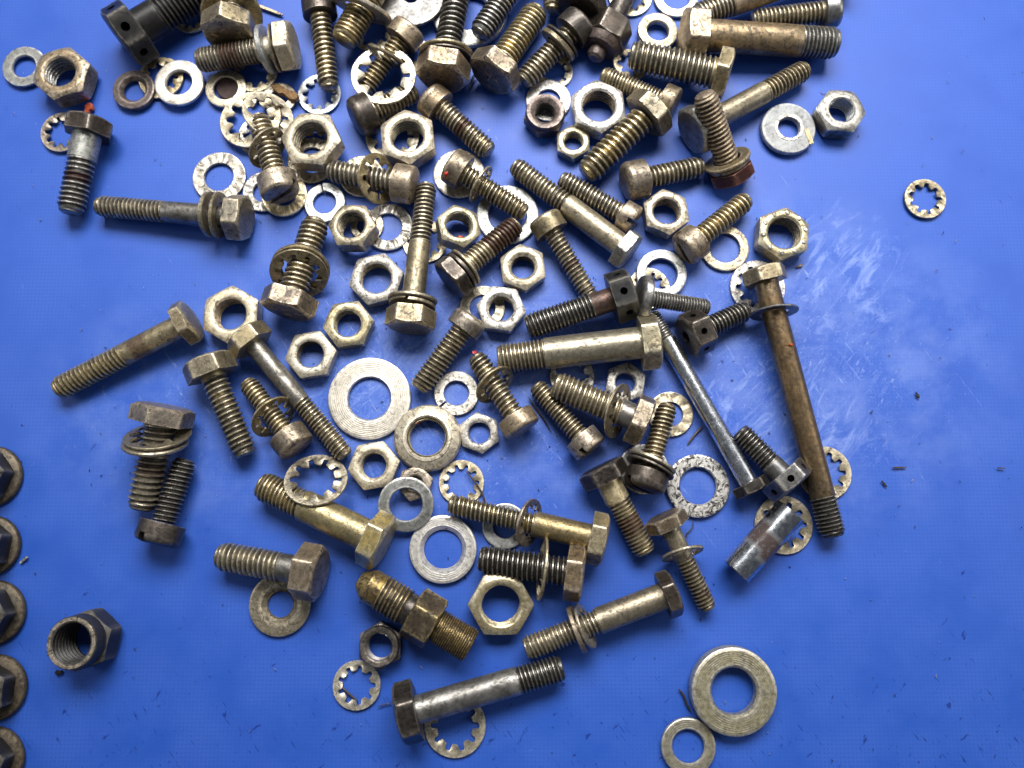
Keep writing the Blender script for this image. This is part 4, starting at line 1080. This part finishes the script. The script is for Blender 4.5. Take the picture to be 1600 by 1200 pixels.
tube('metal_sliver', path([(744, 112), (738, 124), (733, 140)], (0.002, 0.0004), 6), 2.2 * K0, M['slate'], 'small round pin beside the bronze Y marked bolt', 'splinter', 0.8)
tube('hair', path([(727, 735), (738, 748), (748, 762), (755, 775), (759, 790)], (0.0012, 0.0006), 12), 1.6 * K0, M['wire'], 'brown curved bristle lying across a toothed washer', 'bristle', 0.3)
tube('hair', path([(1016, 47), (1008, 55), (1000, 63)], 0.0033, 6), 0.7 * K0, M['wire'], 'dark hair across the thick pale washer near top right', 'hair', 0.3)
tube('hair', path([(1082, 812), (1083, 822), (1077, 830), (1072, 836), (1076, 842)], 0.0006, 12), 0.9 * K0, M['wire'], 'curly dark hair right of the short bolt with toothed washer', 'hair', 0.3)
tube('hair', path([(590, 1105), (600, 1101), (612, 1099)], 0.0004, 6), 0.9 * K0, M['wire'], 'dark thread between bottom toothed washer and black bolt head', 'hair', 0.3)
tube('hair', path([(533, 1072), (545, 1084), (560, 1096)], 0.0005, 6), 1.6 * K0, M['wire'], 'brown fibre inside the toothed washer at bottom', 'bristle', 0.3)
tube('hair', path([(1060, 1076), (1068, 1086), (1073, 1100), (1080, 1112)], 0.0005, 8), 1.6 * K0, M['wire'], 'dark bristle left of the biggest gold washer', 'bristle', 0.3)
tube('hair', path([(928, 596), (934, 597), (941, 602)], 0.0005, 6), 0.8 * K0, M['wire'], 'fine hair beside the thick golden bolt', 'hair', 0.3)
tube('wire_clip', path([(1281, 144), (1286, 148), (1291, 146)], 0.004, 6), 0.8 * K0, M['wire'], 'tiny wire curl on the grey brown nut at upper right', 'wire', 0.3)

def chip(name, x0, y0, x1, y1, w, t, mat, label, cat, z=0.0, seed=1, seg=6, fray=0.15):
    A, Bp = at(x0, y0, z), at(x1, y1, z); d = (Bp - A); L = d.length; u = d.normalized(); v = Vector((-u.y, u.x, 0)); k = kpx(x0, y0)
    r_ = random.Random(seed); g = G(); rings = []
    for i in range(seg + 1):
        f = i / seg; c = A + d * f; ww = w / 2 * k * (1 - 0.5 * abs(2 * f - 1) ** 4) * (1 + r_.uniform(-fray, fray)); tt = t * k
        pts = [c - v * ww + Vector((0, 0, 0.0001)), c + v * ww + Vector((0, 0, 0.0001)), c + v * ww * .8 + Vector((0, 0, tt)), c - v * ww * .8 + Vector((0, 0, tt * (1 + r_.uniform(-fray, fray))))]
        rings.append(g.ring([tuple(p) for p in pts], .3))
    for i in range(seg): g.join(rings[i], rings[i + 1])
    g.cap(rings[0]); g.cap(rings[-1], flip=True)
    g.f = [tuple(f) for f in g.f]
    me = g.mesh(name, mat, sharp=30)
    bm_fix(me)
    o = link(name, me); tag(o, label, cat); return o
def bm_fix(me):
    import bmesh
    b = bmesh.new(); b.from_mesh(me); bmesh.ops.recalc_face_normals(b, faces=b.faces); b.to_mesh(me); b.free()
chip('split_pin', 392, 6, 442, 25, 5, 4, M['bronze'], 'flat bronze strip lying alone near the top left bolts', 'strip', seed=2, fray=.03)
chip('wood_chip', 428, 137, 466, 156, 15, 8, M['wood'], 'frayed brown wood chip between lock washers, top left', 'wood chip', z=0.0016, seed=3, fray=.3)
chip('paint_flake', 136, 178, 144, 163, 11, 5, M['orange'], 'orange red paint flake above the dark head at far left', 'paint flake', seed=4, fray=.5)
chip('paint_flake', 738, 552, 745, 550, 5, 3, M['red'], 'red flake at the tip of the screw below centre', 'paint flake', z=0.0035, seed=5, fray=.5)
chip('metal_chip', 33, 879, 44, 870, 5, 3, M['pale'], 'tiny bright metal chip beside the left edge flange nuts', 'chip', seed=6, fray=.4)
chip('dirt_crumb', 88, 1052, 99, 1049, 9, 4, M['grime'], 'dark crumb below the tall black nut', 'crumb', seed=7, fray=.5)
chip('dark_flake', 1430, 613, 1436, 622, 4, 2, M['grime'], 'dark pointed flake alone on the right half of sheet', 'flake', seed=8, fray=.4)
chip('dark_flake', 1377, 751, 1385, 761, 3.5, 2, M['grime'], 'small dark flake right of the longest bolt tip', 'flake', seed=9, fray=.4)
chip('dark_flake', 1394, 731, 1416, 730, 2.5, 2, M['wire'], 'thin brown sliver lying level on the right', 'sliver', seed=10, fray=.2)
chip('dark_flake', 1558, 731, 1570, 732, 2, 2, M['wire'], 'short brown sliver near the right edge', 'sliver', seed=11, fray=.2)
chip('dark_flake', 1244, 418, 1254, 414, 4, 2, M['wire'], 'dark speck below the punch dotted nut', 'speck', seed=12, fray=.4)

# countless filings and specks of dirt
def filings():
    r_ = random.Random(11); vs = []; fs = []; fm = []
    for i in range(750):
        if r_.random() < 0.72:
            x = r_.gauss(760, 330); y = r_.gauss(560, 260)
        else: x, y = r_.uniform(0, 1600), r_.uniform(0, 1200)
        if not (0 < x < 1600 and 0 < y < 1200): continue
        p = at(x, y); s = r_.choice((0.6, 0.8, 1.0, 1.4)) * 1.0 * K0; a = r_.uniform(0, 6.28); l = s * r_.uniform(1, 2.6)
        u = Vector((math.cos(a), math.sin(a), 0)); v = Vector((-u.y, u.x, 0)); b = len(vs)
        vs += [p + u * l, p + v * s * .6, p - u * l, p - v * s * .6, p + Vector((0, 0, s * 1.0)) + u * s * .3]
        fs += [(b, b + 1, b + 4), (b + 1, b + 2, b + 4), (b + 2, b + 3, b + 4), (b + 3, b, b + 4)]
        fm += [0 if (r_.random() < (0.35 if y > 620 else 0.6)) else 1] * 4
    me = make_mesh('metal_filings', vs, fs, None, sharp=20, mats=[M['silver'], M['grime']], fmat=fm)
    o = link('metal_filings', me); o['kind'] = 'stuff'; o['label'] = 'fine bright filings and dark dirt specks scattered over the sheet'; o['category'] = 'filings'
filings()
